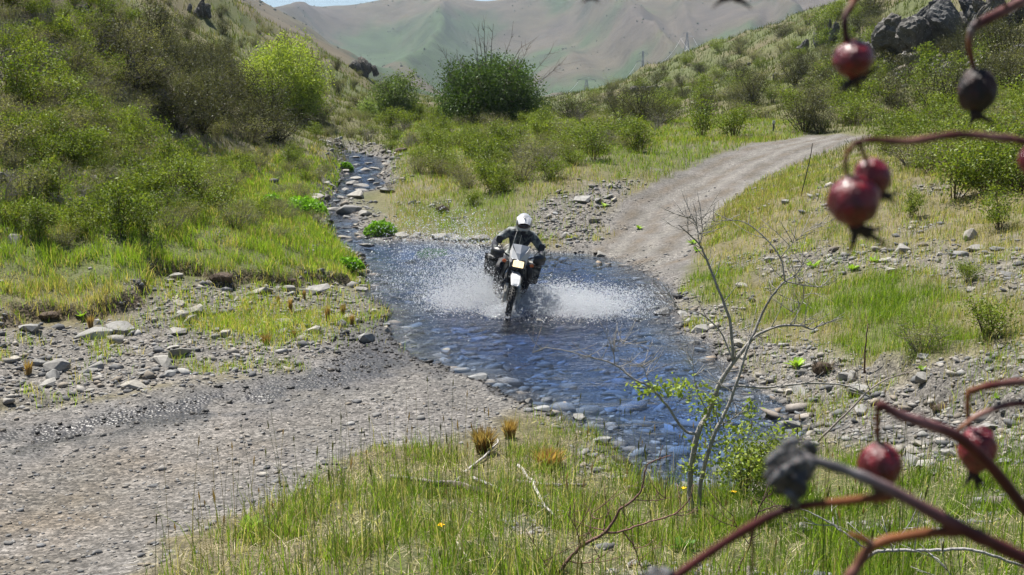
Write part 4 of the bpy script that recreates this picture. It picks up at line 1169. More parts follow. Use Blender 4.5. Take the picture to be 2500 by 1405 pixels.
# foreground bank
zoneF = sstep(1060, 1140, PYg) * sstep(420, 720, PXg + 0.9 * (PYg - 1250)) * (GY < 11)
zoneF = np.maximum(zoneF, blob(1390, 1060, 100, 45) * (GY < 13))
zoneF = np.maximum(zoneF, 0.6 * sstep(1900, 2100, PXg) * sstep(1060, 1130, PYg) * (GY < 11))
n = 46000
patch = sstep(-.25, .3, fbm(GX * 1.3, GY * 1.3, 4, 161))
x, Y, z = scatter(n, zoneF * bare * (0.15 + clump) * (.18 + patch), 133)
px_, py_ = pix(x, Y, z)
g = np.clip(.62 + .3 * sstep(1500, 2000, px_) + .1 * fbm(x, Y, 2, 5), 0, .95)
tall = rs.random(n) < .12
h = np.where(tall, rs.uniform(.14, .30, n), rs.uniform(.03, .13, n)) * np.clip(1.25 - 0.3 * (py_ < 1150), .5, 1.3)
blades('foreground_grass', x, Y, z, h, np.where(tall, .0055, .005), gcols(n, g, rs, (0.42, 0.35, 0.22)), .48, 134, 'mixed green and straw grass on the bank below the rose bush')
# dry right bank
zoneR = sstep(1650, 1760, PXg) * sstep(350, 420, PYg) * (1 - sstep(960, 1040, PYg)) * (GY < 40)
n = 58000
x, Y, z = scatter(n, zoneR * bare * (0.2 + clump) * (0.45 + 0.9 * green) * np.clip(15 / np.maximum(GY, 5), 0, 1.6) ** 1.2, 135)
g = np.clip(gsample(green, x, Y) * 1.0 + .25, 0, .92)
blades('dry_grass', x, Y, z, rs.uniform(.05, .20, n) * (0.7 + .5 * g), .006 * Y / 14, gcols(n, g, rs, (0.34, 0.28, 0.15)), .45, 136, 'short dry grass on the flat beside the gravel road')
# verge and valley floor
zoneV = sstep(930, 980, PXg) * sstep(1990, 1900, PXg) * (GY > 21) * (GY < 60) * sstep(280, 300, PYg)
n = 62000
x, Y, z = scatter(n, zoneV * bare * (0.3 + clump) * np.clip(24 / np.maximum(GY, 5), 0, 1.2) ** 1.3, 137)
g = np.clip(gsample(green, x, Y) * .8 + .38, 0, .92)
blades('verge_grass', x, Y, z, rs.uniform(.07, .25, n), .009 * Y / 24, gcols(n, g, rs, (0.25, 0.21, 0.10)) * .85, .5, 138, 'green and tan grass on the road verge and valley floor')
# sparse tufts over gravel and stones
n = 17000
x, Y, z = scatter(n, (1.6 * blob(640, 800, 130, 40) + 1.1 * blob(560, 760, 260, 50) * (.2 + clump) + stony * (1 - road) * sstep(0.15, 0.5, fbm(GX * 1.1, GY * 1.1, 3, 141)) + 0.5 * turf_edge) * (WD > .05) * (GY < 24), 139)
blades('sparse_grass', x, Y, z, rs.uniform(.05, .2, n), .006 * Y / 13, gcols(n, np.full(n, .6), rs), .5, 140, 'thin grass growing between the stones of the banks')
# hillside grass: coarse tufts
zoneH = (GY > 17) * (GH > 1.0) * np.clip(1 - zoneV - 0.9 * (zoneR > .3) * (GY < 30), 0, 1) * np.clip(1 - 1.4 * road, 0, 1)
n = 190000
x, Y, z = scatter(n, zoneH * (0.3 + clump) * np.clip(22 / np.maximum(GY, 10), 0, 1) ** 1.75, 143)
px_, py_ = pix(x, Y, z)
tan = sstep(900, 500, px_) * sstep(45, 60, Y)
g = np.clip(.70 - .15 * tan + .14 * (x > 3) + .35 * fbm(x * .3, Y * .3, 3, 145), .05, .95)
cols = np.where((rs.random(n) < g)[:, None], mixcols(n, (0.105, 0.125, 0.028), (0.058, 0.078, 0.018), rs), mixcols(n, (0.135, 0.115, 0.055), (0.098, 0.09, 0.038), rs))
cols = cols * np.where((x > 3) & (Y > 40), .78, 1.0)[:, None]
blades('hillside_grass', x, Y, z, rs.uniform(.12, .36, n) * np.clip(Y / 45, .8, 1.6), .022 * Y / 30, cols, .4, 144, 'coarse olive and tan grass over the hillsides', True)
# dead straw lying flat between the blades
n = 12000
x, Y, z = scatter(n, zoneF * bare * (1.1 - .8 * clump * patch), 151)
blades('straw_litter', x, Y, z + .012, rs.uniform(.008, .05, n), np.full(n, .005), mixcols(n, (0.42, 0.37, 0.27), (0.30, 0.25, 0.17), rs), 4.5, 152, 'dead pale straw lying flat under the foreground grass')
# tall seeding stalks in front
n = 380
x, Y, z = scatter(n, zoneF * (0.3 + clump) * (GY < 8.5) * bare, 147)
g_ = Geo(); r = np.random.default_rng(148)
sc_ = []
for i in range(n):
    h = r.uniform(.35, .72); a = r.uniform(0, 6.28); l = r.uniform(.02, .16) * h
    b0 = np.array([x[i], Y[i], z[i] - .01]); e = b0 + np.array([math.cos(a) * l, math.sin(a) * l, h]); m = (b0 + e) / 2 + np.array([math.cos(a), math.sin(a), 0]) * (-.15 * l)
    c = np.array((0.17, 0.19, 0.05)) * r.uniform(.6, 1.4) if r.random() < .65 else np.array((0.38, 0.31, 0.18)) * r.uniform(.7, 1.2)
    g_.tube(spline([b0, m, e], 4), np.linspace(.0022, .001, 4), 3, c)
    if r.random() < .55:
        g_.tube(np.array([e - np.array([0, 0, .005]), e + (e - m) * .06, e + (e - m) * .16]), [.0015, .0048, .001], 4, c * np.array((1.1, .95, .9)))
o = link('grass_stalks', g_.mesh('grass_stalks'), M_GRASS, kind='stuff')
tag(o, 'tall thin seeding grass stalks standing above the foreground bank', 'grass')
# ================================================================== MOTORCYCLE AND RIDER
M_BLACK = mat_simple('black_plastic', (0.018, 0.019, 0.022), 0.38, noise=0.3, nscale=14)
M_RUBBER = mat_simple('tyre_rubber', (0.022, 0.021, 0.020), 0.75, noise=0.4, nscale=30)
M_WHITE = mat_simple('white_bodywork', (0.62, 0.62, 0.62), 0.28, noise=0.06, nscale=9, coat=0.3)
M_SILVER = mat_simple('silver_metal', (0.52, 0.52, 0.51), 0.32, metal=0.9, noise=0.2, nscale=18)
M_ALLOY = mat_simple('muddy_fork_alloy', (0.45, 0.42, 0.36), 0.55, metal=0.3, noise=0.35, nscale=22)
M_SCREEN = mat_simple('smoked_windscreen', (0.42, 0.43, 0.45), 0.15, noise=0.1, nscale=6, coat=0.6)
M_ORANGE = mat_simple('amber_lens', (0.75, 0.16, 0.03), 0.2, coat=0.5)
M_ENGINE = mat_simple('engine_casing', (0.06, 0.06, 0.062), 0.45, metal=0.5, noise=0.4, nscale=25)
M_GLASS = mat_simple('mirror_back', (0.03, 0.032, 0.036), 0.25)
def emis(name, col, s):
    m, nt, out = nodes(name)
    e = N(nt, 'ShaderNodeEmission', i_Strength=s); e.inputs[0].default_value = rgba(col)
    tc = N(nt, 'ShaderNodeTexCoord'); wv = N(nt, 'ShaderNodeTexWave', i_Scale=7.0, i_Distortion=2.0); L(nt, tc.outputs['Object'], wv.inputs[0])
    c = ramp(nt, wv.outputs[0], [(0.2, tuple(x * .9 for x in col)), (0.8, col)]); L(nt, c, e.inputs[0])
    L(nt, e.outputs[0], out.inputs[0]); return m
M_LAMP = emis('lit_headlight', (1.0, 0.78, 0.45), 1.0)
def camo_mat(name, cols, scale):
    m, nt, out = nodes(name)
    tc = N(nt, 'ShaderNodeTexCoord')
    n1 = N(nt, 'ShaderNodeTexNoise', i_Scale=scale, i_Detail=2.0); L(nt, tc.outputs['Object'], n1.inputs['Vector'])
    c = ramp(nt, n1.outputs[0], [(0.0, cols[0]), (0.44, cols[1]), (0.52, cols[2]), (0.60, cols[3])], 'CONSTANT')
    p = N(nt, 'ShaderNodeBsdfPrincipled', i_Roughness=0.85); L(nt, c, p.inputs['Base Color'])
    n2 = N(nt, 'ShaderNodeTexNoise', i_Scale=26.0, i_Detail=3.0); L(nt, tc.outputs['Object'], n2.inputs['Vector'])
    b = N(nt, 'ShaderNodeBump', i_Strength=0.6, i_Distance=0.02); L(nt, n2.outputs[0], b.inputs['Height']); L(nt, b.outputs[0], p.inputs['Normal'])
    L(nt, p.outputs[0], out.inputs[0]); return m
M_JACKET = camo_mat('camouflage_jacket', [(0.03, 0.032, 0.045), (0.09, 0.10, 0.10), (0.19, 0.205, 0.19), (0.36, 0.37, 0.35)], 8.0)
M_BAG = camo_mat('camouflage_pannier', [(0.03, 0.03, 0.03), (0.10, 0.10, 0.095), (0.19, 0.18, 0.16), (0.34, 0.33, 0.30)], 9.0)
M_PANTS = mat_simple('black_riding_trousers', (0.018, 0.018, 0.022), 0.7, noise=0.4, nscale=12, bump=0.5, bscale=18)
M_BOOT = mat_simple('muddy_boot', (0.20, 0.19, 0.17), 0.7, noise=0.4, nscale=14)
M_GLOVE = mat_simple('grey_glove', (0.42, 0.42, 0.41), 0.7, noise=0.35, nscale=25)
M_GAITER = mat_simple('grey_neck_gaiter', (0.10, 0.10, 0.10), 0.9, noise=0.2)
M_HELMET = mat_simple('silver_white_helmet', (0.52, 0.52, 0.53), 0.25, metal=0.15, noise=0.12, nscale=8, coat=0.6)
M_GOGGLE = mat_simple('dark_goggle_lens', (0.03, 0.012, 0.012), 0.08, coat=1.0)

F0 = atZ(1233, 770, 0.0)                                                # where the front tyre meets the water
bed_z = np.mean([ground_at(F0[0], F0[1] + t) for t in (0.0, 0.5, 1.45)])
LEAN, YAW = R(11.6), R(2.5)
BIKE = empty('motorcycle', (F0[0] - 0.03, F0[1] + 0.82, bed_z - 0.005), 'black and white dual-sport motorcycle leaning through the ford with headlight on', 'motorcycle')
BIKE.rotation_euler = (Matrix.Rotation(YAW, 3, 'Z') @ Matrix.Rotation(LEAN, 3, 'Y')).to_euler()
def tubes(name, mat, parent, lst, sides=10, smooth=True):
    g = Geo()
    for pts, rad in lst: g.tube(np.asarray(pts, float), rad, sides)
    return link(name, g.mesh(name, smooth), mat, parent)
def boxes(name, mat, parent, lst, bevel=0.008):
    bm = bmesh.new()
    for c, s, *rot in lst:
        M = Matrix.Translation(c) @ (Euler(rot[0]).to_matrix().to_4x4() if rot else Matrix.Identity(4)) @ Matrix.Diagonal((*s, 1))
        bmesh.ops.create_cube(bm, size=1, matrix=M)
    if bevel: bmesh.ops.bevel(bm, geom=bm.edges[:], offset=bevel, segments=2, affect='EDGES', clamp_overlap=True)
    return bm_obj(name, bm, mat, parent)
def solid(name, mat, parent, V, F, thick=0.006, smooth=False):
    """a sheet given real thickness"""
    bm = bmesh.new(); vs_ = [bm.verts.new(v) for v in V]
    for f in F: bm.faces.new([vs_[i] for i in f])
    bmesh.ops.recalc_face_normals(bm, faces=bm.faces[:])
    bmesh.ops.solidify(bm, geom=bm.faces[:], thickness=thick)
    return bm_obj(name, bm, mat, parent, smooth)
def torus(name, mat, parent, c, Rr, r, seg=48, ring=10, knobs=0, flat=1.0):
    g = Geo(); a = np.arange(seg) / seg * 2 * np.pi
    V = []; 
    for i in range(seg):
        for j in range(ring):
            b = j / ring * 2 * np.pi
            rr = Rr + r * math.cos(b)
            V.append((c[0] + r * flat * math.sin(b), c[1] + rr * math.cos(a[i]), c[2] + rr * math.sin(a[i])))
    F = [(i * ring + j, ((i + 1) % seg) * ring + j, ((i + 1) % seg) * ring + (j + 1) % ring, i * ring + (j + 1) % ring) for i in range(seg) for j in range(ring)]
    g.add(V, F)
    for k in range(knobs):
        t = (k + .0) / knobs * 2 * np.pi
        for row, off in ((-1, .5), (0, 0), (1, .5)):
            tt = t + off * 2 * np.pi / knobs
            e1 = np.array([0, math.cos(tt), math.sin(tt)]); e2 = np.array([0, -math.sin(tt), math.cos(tt)]); ex = np.array([1., 0, 0])
            ang = row * .75
            nrm = e1 * math.cos(ang) + ex * math.sin(ang); sx = ex * math.cos(ang) - e1 * math.sin(ang)
            o = np.array(c) + e1 * Rr + nrm * r
            w, l, h = .011, .012, .012
            P = [o + sx * (sxn * w) + e2 * (sy * l) + nrm * hz for hz in (-.004, h) for sxn, sy in ((-1, -1), (1, -1), (1, 1), (-1, 1))]
            g.add(P, [(4, 5, 6, 7), (0, 1, 5, 4), (1, 2, 6, 5), (2, 3, 7, 6), (3, 0, 4, 7)])
    return link(name, g.mesh(name, not knobs), mat, parent)
def wheel(name, y, Rr, r, steer, parent):
    e = bpy.data.objects.new(name, None); C.objects.link(e); e.parent = parent; e.location = (0, y, Rr + r); e.rotation_euler = (0, 0, steer); e.empty_display_size = .1
    torus('tyre', M_RUBBER, e, (0, 0, 0), Rr, r, 52, 12, 34)
    torus('rim', M_SILVER, e, (0, 0, 0), Rr - r * .85, .017, 48, 8, 0, 1.3)
    tubes('hub', M_SILVER, e, [([(-.06, 0, 0), (-.05, 0, 0), (.05, 0, 0), (.06, 0, 0)], [.025, .045, .045, .025])], 14)
    sp = []
    for k in range(28):
        a = k / 28 * 2 * np.pi; s = .045 if k % 2 else -.045
        sp.append(([(s, .04 * math.cos(a + .4), .04 * math.sin(a + .4)), (0, (Rr - r) * math.cos(a), (Rr - r) * math.sin(a))], .0022))
    tubes('spokes', M_SILVER, e, sp, 4)
    bm = bmesh.new()
    bmesh.ops.create_cone(bm, cap_ends=True, segments=32, radius1=.125, radius2=.125, depth=.006, matrix=Matrix.Translation((.075, 0, 0)) @ Matrix.Rotation(math.pi / 2, 4, 'Y'))
    bm_obj('brake_disc', bm, M_SILVER, e)
    return e
fw = wheel('front_wheel', -.72, .292, .046, R(-5), BIKE)
rw = wheel('rear_wheel', .74, .268, .060, 0, BIKE)
for s in (-1, 1):
    tubes('fork_leg', M_ALLOY, BIKE, [([(s * .098, -.735, .315), (s * .098, -.715, .36), (s * .098, -.58, .66), (s * .098, -.575, .67)], [.026, .036, .034, .03])], 12)
    tubes('fork_tube', M_BLACK, BIKE, [([(s * .098, -.58, .66), (s * .098, -.41, 1.04)], [.026, .026])], 12)
    boxes('fork_guard', M_ALLOY, BIKE, [((s * .118, -.70, .45), (.028, .05, .24), (R(-24), 0, 0))], .01)
boxes('triple_clamp', M_BLACK, BIKE, [((0, -.43, 1.0), (.25, .09, .035), (R(-24), 0, 0)), ((0, -.52, .83), (.25, .09, .04), (R(-24), 0, 0))])
# high front fender: arched section swept along the wheel
fv, ff = [], []
ys = [(-1.02, .725, .045, .0), (-1.0, .755, .068, .03), (-.90, .825, .080, .042), (-.76, .87, .084, .05), (-.60, .875, .075, .05), (-.45, .84, .055, .04)]
for (y, z, w, dp) in ys:
    for t in (-1, -.72, -.35, 0, .35, .72, 1): fv.append((t * w, y, z - dp * (abs(t) ** 3) + (.012 if abs(abs(t) - .72) < .01 else 0)))
for i in range(len(ys) - 1):
    for j in range(6): ff.append((i * 7 + j, i * 7 + j + 1, (i + 1) * 7 + j + 1, (i + 1) * 7 + j))
solid('front_fender', M_WHITE, BIKE, fv, ff, .008)
# headlight with its lens, windscreen and nose panels
hl = boxes('headlight', M_BLACK, BIKE, [((0, -.62, 1.005), (.205, .13, .165), (R(-8), 0, 0))], .02)
boxes('lens', M_LAMP, hl, [((0, -.69, 1.015), (.165, .012, .105), (R(-8), 0, 0))], .005)
boxes('lens_bezel', M_BLACK, hl, [((0, -.688, 1.075), (.195, .018, .014), (R(-8), 0, 0)), ((0, -.688, .952), (.195, .018, .02), (R(-8), 0, 0)), ((-.092, -.688, 1.015), (.016, .018, .12), (R(-8), 0, 0)), ((.092, -.688, 1.015), (.016, .018, .12), (R(-8), 0, 0))], .003)
nose = solid('nose_fairing', M_WHITE, BIKE,
    [(0, -.725, 1.07), (-.075, -.70, 1.065), (-.125, -.62, 1.085), (-.155, -.50, 1.16), (-.135, -.52, 1.275), (-.12, -.56, 1.23), (-.125, -.60, 1.0), (-.12, -.56, .93),
     (.075, -.70, 1.065), (.125, -.62, 1.085), (.155, -.50, 1.16), (.135, -.52, 1.275), (.12, -.56, 1.23), (.125, -.60, 1.0), (.12, -.56, .93)],
    [(0, 5, 2, 1), (5, 4, 3, 2), (1, 2, 6), (2, 3, 7, 6), (0, 8, 9, 12), (12, 9, 10, 11), (8, 13, 9), (9, 13, 14, 10)], .007)
solid('windscreen', M_SCREEN, BIKE, [(0, -.738, 1.075), (-.07, -.67, 1.175), (-.135, -.56, 1.295), (0, -.60, 1.305), (.135, -.56, 1.295), (.07, -.67, 1.175), (0, -.70, 1.175)],
      [(0, 6, 1), (1, 6, 3, 2), (6, 5, 4, 3), (0, 5, 6)], .005)
# bars, guards, mirrors, indicators
tubes('handlebar', M_BLACK, BIKE, [(spline([(-.42, -.24, 1.09), (-.26, -.32, 1.11), (-.12, -.42, 1.07), (.12, -.42, 1.07), (.26, -.32, 1.11), (.42, -.24, 1.09)], 20), .012)], 8)
for s in (-1, 1):
    tubes('grip', M_RUBBER, BIKE, [([(s * .29, -.305, 1.105), (s * .425, -.238, 1.09)], .018)], 10)
    V = []; 
    for i, t in enumerate(np.linspace(0, 1, 6)):
        x = .235 + .20 * t; y = -.46 + .13 * t ** 2
        hh = .05 + .022 * math.sin(t * 3.1)
        V += [(s * x, y + .02, 1.10 - hh * 1.25), (s * x, y - .018, 1.10), (s * x, y + .015, 1.10 + hh)]
    F = [(i * 3 + j, i * 3 + j + 1, i * 3 + j + 4, i * 3 + j + 3) for i in range(5) for j in range(2)]
    solid('hand_guard', M_BLACK, BIKE, V, F, .006, True)
    tubes('brake_lever' if s < 0 else 'clutch_lever', M_SILVER, BIKE, [([(s * .25, -.36, 1.11), (s * .40, -.32, 1.09)], [.008, .006])], 6)
    m = boxes('mirror', M_GLASS, BIKE, [((s * .335, -.30, 1.285), (.10, .035, .115), (R(8), 0, s * R(8)))], .014)
    tubes('stalk', M_BLACK, m, [(spline([(s * .255, -.33, 1.11), (s * .27, -.30, 1.17), (s * .33, -.285, 1.235)], 6), .006)], 6)
    ind = tubes('turn_signal', M_BLACK, BIKE, [([(s * .10, -.55, 1.00), (s * .185, -.56, 1.01)], .011)], 8)
    boxes('amber_lens', M_ORANGE, ind, [((s * .215, -.575, 1.012), (.062, .045, .048))], .012)
# tank, shrouds, seat, engine, frame, pannier bags
def loft(name, mat, parent, secs, n=14):
    """elliptical sections (y, zc, half width, half height) -> closed smooth body along y"""
    g = Geo(); V = []
    for (y, zc, w, h) in secs:
        for k in range(n):
            a = k / n * 2 * np.pi; ca, sa = math.cos(a), math.sin(a)
            V.append((w * np.sign(ca) * abs(ca) ** .75, y, zc + h * np.sign(sa) * abs(sa) ** .75))
    F = [(i * n + j, i * n + (j + 1) % n, (i + 1) * n + (j + 1) % n, (i + 1) * n + j) for i in range(len(secs) - 1) for j in range(n)]
    V.append((0, secs[0][0] - .01, secs[0][1])); V.append((0, secs[-1][0] + .01, secs[-1][1]))
    c0 = len(V) - 2
    F += [(c0, (j + 1) % n, j, c0) for j in range(n)] + [(c0 + 1, (len(secs) - 1) * n + j, (len(secs) - 1) * n + (j + 1) % n, c0 + 1) for j in range(n)]
    g.add(V, F); return link(name, g.mesh(name, True), mat, parent)
tank = loft('fuel_tank', M_BLACK, BIKE, [(-.42, .93, .07, .05), (-.36, .95, .14, .11), (-.2, .96, .175, .14), (0, .94, .15, .11), (.08, .91, .10, .06)])
tubes('filler_cap', M_SILVER, tank, [([(0, -.2, 1.09), (0, -.2, 1.115)], [.04, .035])], 14)
for s in (-1, 1):
    solid('radiator_shroud', M_BLACK, BIKE, [(s * .13, -.45, .95), (s * .20, -.40, .72), (s * .21, -.22, .70), (s * .19, -.15, .90)], [(0, 1, 2, 3)], .02)
loft('seat', M_BLACK, BIKE, [(.0, .90, .10, .04), (.15, .885, .13, .045), (.45, .90, .15, .05), (.85, .925, .14, .04)])
loft('engine', M_ENGINE, BIKE, [(-.33, .45, .10, .09), (-.25, .47, .17, .16), (0, .47, .19, .2), (.2, .46, .18, .16), (.28, .45, .1, .08)])
for k in range(6): boxes('cylinder_fin', M_ENGINE, BIKE, [((0, -.16, .62 + k * .022), (.20, .19, .010), (R(-12), 0, 0))], .002)
boxes('skid_plate', M_ALLOY, BIKE, [((0, -.1, .26), (.26, .5, .012), (R(6), 0, 0))], .004)
fr = [([(0, -.44, 1.0), (0, -.38, .8), (0, -.34, .45), (0, -.1, .27)], .022)]
for s in (-1, 1): fr += [([(s * .05, -.42, .97), (s * .13, -.1, .82), (s * .14, .2, .78), (s * .12, .8, .86)], .016), ([(s * .13, .12, .8), (s * .13, .22, .4), (s * .1, -.1, .27)], .018), ([(s * .14, .3, .6), (s * .13, .7, .84)], .012)]
tubes('frame', M_BLACK, BIKE, fr, 8)
tubes('exhaust', M_SILVER, BIKE, [(spline([(-.05, -.3, .6), (-.14, -.38, .42), (-.18, -.1, .36), (-.2, .25, .55), (-.22, .55, .68), (-.22, .95, .76)], 18), np.concatenate([np.full(12, .02), np.full(6, .045)]))], 10)
for s in (-1, 1):
    tubes('swingarm', M_SILVER, BIKE, [([(s * .12, .2, .42), (s * .115, .74, .33)], .026)], 8)
    tubes('foot_peg', M_SILVER, BIKE, [([(s * .14, .12, .40), (s * .25, .12, .40)], .013)], 8)
    tubes('cable', M_BLACK, BIKE, [(spline([(s * .2, -.38, 1.08), (s * .14, -.56, 1.02), (s * .13, -.56, .8), (s * .11, -.72, .40)], 14), .005)], 5)
    bag = boxes('pannier_bag', M_BAG, BIKE, [((s * .345, .50, .74), (.21, .46, .30), (0, s * R(6), 0))], .06)
    loft_ = boxes('bag_lid', M_BAG, bag, [((s * .335, .50, .895), (.215, .44, .05), (0, s * R(6), 0))], .022)
    boxes('strap', M_BLACK, bag, [((s * .345, .38, .76), (.222, .028, .32), (0, s * R(6), 0)), ((s * .345, .62, .76), (.222, .028, .32), (0, s * R(6), 0))], .004)
loft('rear_fender', M_BLACK, BIKE, [(.5, .86, .1, .02), (.9, .9, .09, .02), (1.1, .88, .06, .015)])
loft('tail_bag', M_BAG, BIKE, [(.48, 1.02, .10, .05), (.52, 1.03, .17, .10), (.8, 1.03, .17, .10), (.85, 1.02, .10, .05)])

# ------------------------------------------------------------------ rider
RIDER = empty('person', tuple(BIKE.location), 'motorcycle rider in camouflage jacket and white helmet, crouched over the handlebar', 'person')
RIDER.rotation_euler = BIKE.rotation_euler
J = {'pel': (0, .26, .97), 'sp1': (0, .20, 1.10), 'sp2': (0, .10, 1.24), 'chest': (0, .03, 1.35), 'neck': (0, -.045, 1.47), 'head': (0, -.095, 1.56), 'top': (0, -.11, 1.64)}
rad = {'pel': (.155, .12), 'sp1': (.15, .115), 'sp2': (.165, .125), 'chest': (.16, .12), 'neck': (.06, .06), 'head': (.085, .095), 'top': (.07, .08)}
E = [('pel', 'sp1'), ('sp1', 'sp2'), ('sp2', 'chest'), ('chest', 'neck'), ('neck', 'head'), ('head', 'top')]
for s, t in ((-1, 'r'), (1, 'l')):
    J.update({'sh' + t: (s * .19, .03, 1.40), 'el' + t: (s * .375, -.01, 1.22), 'fa' + t: (s * .385, -.14, 1.155), 'wr' + t: (s * .36, -.235, 1.12),
              'hip' + t: (s * .12, .20, .93), 'th' + t: (s * .19, .04, .88), 'kn' + t: (s * .235, -.14, .83), 'sh2' + t: (s * .225, -.02, .62), 'an' + t: (s * .205, .10, .44), 'he' + t: (s * .20, .13, .42), 'to' + t: (s * .215, -.10, .405)})
    rad.update({'sh' + t: (.085, .085), 'el' + t: (.064, .064), 'fa' + t: (.058, .056), 'wr' + t: (.04, .036), 'hip' + t: (.105, .10), 'th' + t: (.098, .098), 'kn' + t: (.082, .08), 'sh2' + t: (.072, .074), 'an' + t: (.055, .06), 'he' + t: (.05, .05), 'to' + t: (.04, .036)})
    E += [('chest', 'sh' + t), ('sh' + t, 'el' + t), ('el' + t, 'fa' + t), ('fa' + t, 'wr' + t), ('pel', 'hip' + t), ('hip' + t, 'th' + t), ('th' + t, 'kn' + t), ('kn' + t, 'sh2' + t), ('sh2' + t, 'an' + t), ('an' + t, 'he' + t), ('an' + t, 'to' + t)]
keys = list(J); ki = {k: i for i, k in enumerate(keys)}
sk = bpy.data.meshes.new('body'); sk.from_pydata([J[k] for k in keys], [(ki[a], ki[b]) for a, b in E], [])
bo = bpy.data.objects.new('body', sk); C.objects.link(bo)
bo.modifiers.new('skin', 'SKIN'); sub = bo.modifiers.new('sub', 'SUBSURF'); sub.levels = 2; sub.render_levels = 2
for i, k in enumerate(keys):
    sv_ = sk.skin_vertices[0].data[i]; sv_.radius = rad[k]; sv_.use_root = (k == 'pel')
dg = bpy.context.evaluated_depsgraph_get(); dg.update()
bme = bpy.data.meshes.new_from_object(bo.evaluated_get(dg)); bpy.data.objects.remove(bo)
bme.materials.clear()
for m in (M_JACKET, M_PANTS, M_BOOT, M_GAITER): bme.materials.append(m)
for p in bme.polygons:
    c = p.center; p.use_smooth = True
    p.material_index = 3 if c.z > 1.45 and abs(c.x) < .12 else 2 if c.z < .60 and c.z < 1 and abs(c.x) > .1 and c.y < .3 and c.z < .56 else 1 if (c.z < .97 and abs(c.x) < .34 and c.y < .33) else 0
bme.name = 'body'
body = link('body', bme, None, RIDER)
# jacket collar, zip and hem are clothing over the body
tubes('jacket_collar', M_JACKET, RIDER, [(np.array([(.085 * math.cos(a), -.03 + .085 * math.sin(a) - .015, 1.452 + .02 * math.sin(a)) for a in np.linspace(0, 2 * np.pi, 20)]), .022)], 8)
tubes('zip', M_SILVER, RIDER, [(spline([(0, -.13, 1.40), (0, -.085, 1.28), (0, .0, 1.16)], 8), .006)], 4)
tubes('camera_strap', M_GLOVE, RIDER, [(spline([(-.075, -.09, 1.46), (-.09, -.135, 1.36), (-.10, -.10, 1.24), (-.12, -.02, 1.14)], 8), .006)], 4)
# helmet
def helmet():
    g = Geo(); V = []; n, mr = 24, 14
    for i in range(mr + 1):
        ph = i / mr * math.pi * .86
        for j in range(n):
            th = j / n * 2 * math.pi
            x, y, z = math.sin(ph) * math.cos(th), math.sin(ph) * math.sin(th), math.cos(ph)
            fr_ = max(0, -y)
            k = 1.0
            if fr_ > .35 and -.42 < z < .22: k = .86                    # eye port set back
            if fr_ > .3 and z <= -.42: k = 1.16                        # chin bar pushed out
            V.append((x * .131 * k, y * .150 * k + (-.01 if z < -.4 else 0), z * .148))
    F = [(i * n + j, i * n + (j + 1) % n, (i + 1) * n + (j + 1) % n, (i + 1) * n + j) for i in range(mr) for j in range(n)]
    g.add(V, F); return g.mesh('helmet', True)
HM = bpy.data.objects.new('helmet', helmet()); C.objects.link(HM); HM.data.materials.append(M_HELMET); HM.parent = RIDER
HM.location = (0, -.11, 1.60); HM.rotation_euler = (R(16), R(-7), R(-2))
HM['label'] = 'silver-white off-road helmet with black star and vents'
pv = []
for i, t in enumerate(np.linspace(0, 1, 5)):
    y = -.06 - .155 * t; z = .128 - .055 * t ** 1.4 - .01
    w = .118 - .03 * t
    for u in (-1, -.6, 0, .6, 1): pv.append((u * w, y + .012 * abs(u) , z - .03 * u * u + .010))
solid('peak', M_HELMET, HM, pv, [(i * 5 + j, i * 5 + j + 1, (i + 1) * 5 + j + 1, (i + 1) * 5 + j) for i in range(4) for j in range(4)], .006)
boxes('vent', M_BLACK, HM, [((s * .058, -.165 - .018 * k, .108 - .012 * k), (.04, .010, .004), (R(32), 0, s * R(12))) for s in (-1, 1) for k in range(3)], 0)
st = []; 
for k in range(8):
    a = k / 8 * 2 * math.pi; q = (.036 if k % 4 == 0 else .028) if k % 2 == 0 else .011
    st.append((q * math.sin(a), -.118 - q * math.cos(a) * .85, .1265 + q * math.cos(a) * .34))
solid('star_emblem', M_BLACK, HM, st, [tuple(range(8))], .006)
loft('goggles', M_GOGGLE, HM, [(-.150, -.015, .055, .026), (-.138, -.012, .088, .038), (-.11, -.010, .104, .044), (-.08, -.01, .112, .04)])
torus('goggle_strap', M_BLACK, HM, (0, 0, 0), .001, .001, 6, 4)
bpy.data.objects.remove(HM.children[-1])
boxes('chin_vent', M_BLACK, HM, [((0, -.178, -.085), (.07, .012, .022))], .004)
# gloved hands closed round the grips
for s, t in ((-1, 'r'), (1, 'l')):
    hand = loft('gloved_hand', M_GLOVE, RIDER, [(-.045, 0, .020, .016), (-.03, 0, .042, .022), (.015, 0, .044, .024), (.045, 0, .032, .024), (.06, 0, .02, .018)], 12)
    hand.location = (s * .358, -.262, 1.118); hand.rotation_euler = (R(14), 0, s * R(26))
    for k, (off, ln) in enumerate(((-.033, .92), (-.011, 1.0), (.011, .97), (.033, .82))):
        P = spline([(off, -.035, .006), (off, -.062 * ln, .004), (off, -.072 * ln, -.020), (off, -.052, -.040), (off, -.028, -.036)], 8)
        tubes('finger', M_GLOVE, hand, [(P, np.linspace(.0105, .0085, 8))], 7)
    P = spline([(-s * .036, .012, -.004), (-s * .052, -.014, -.012), (-s * .046, -.038, -.028), (-s * .03, -.045, -.038)], 7)
    tubes('thumb', M_GLOVE, hand, [(P, np.linspace(.013, .009, 7))], 7)

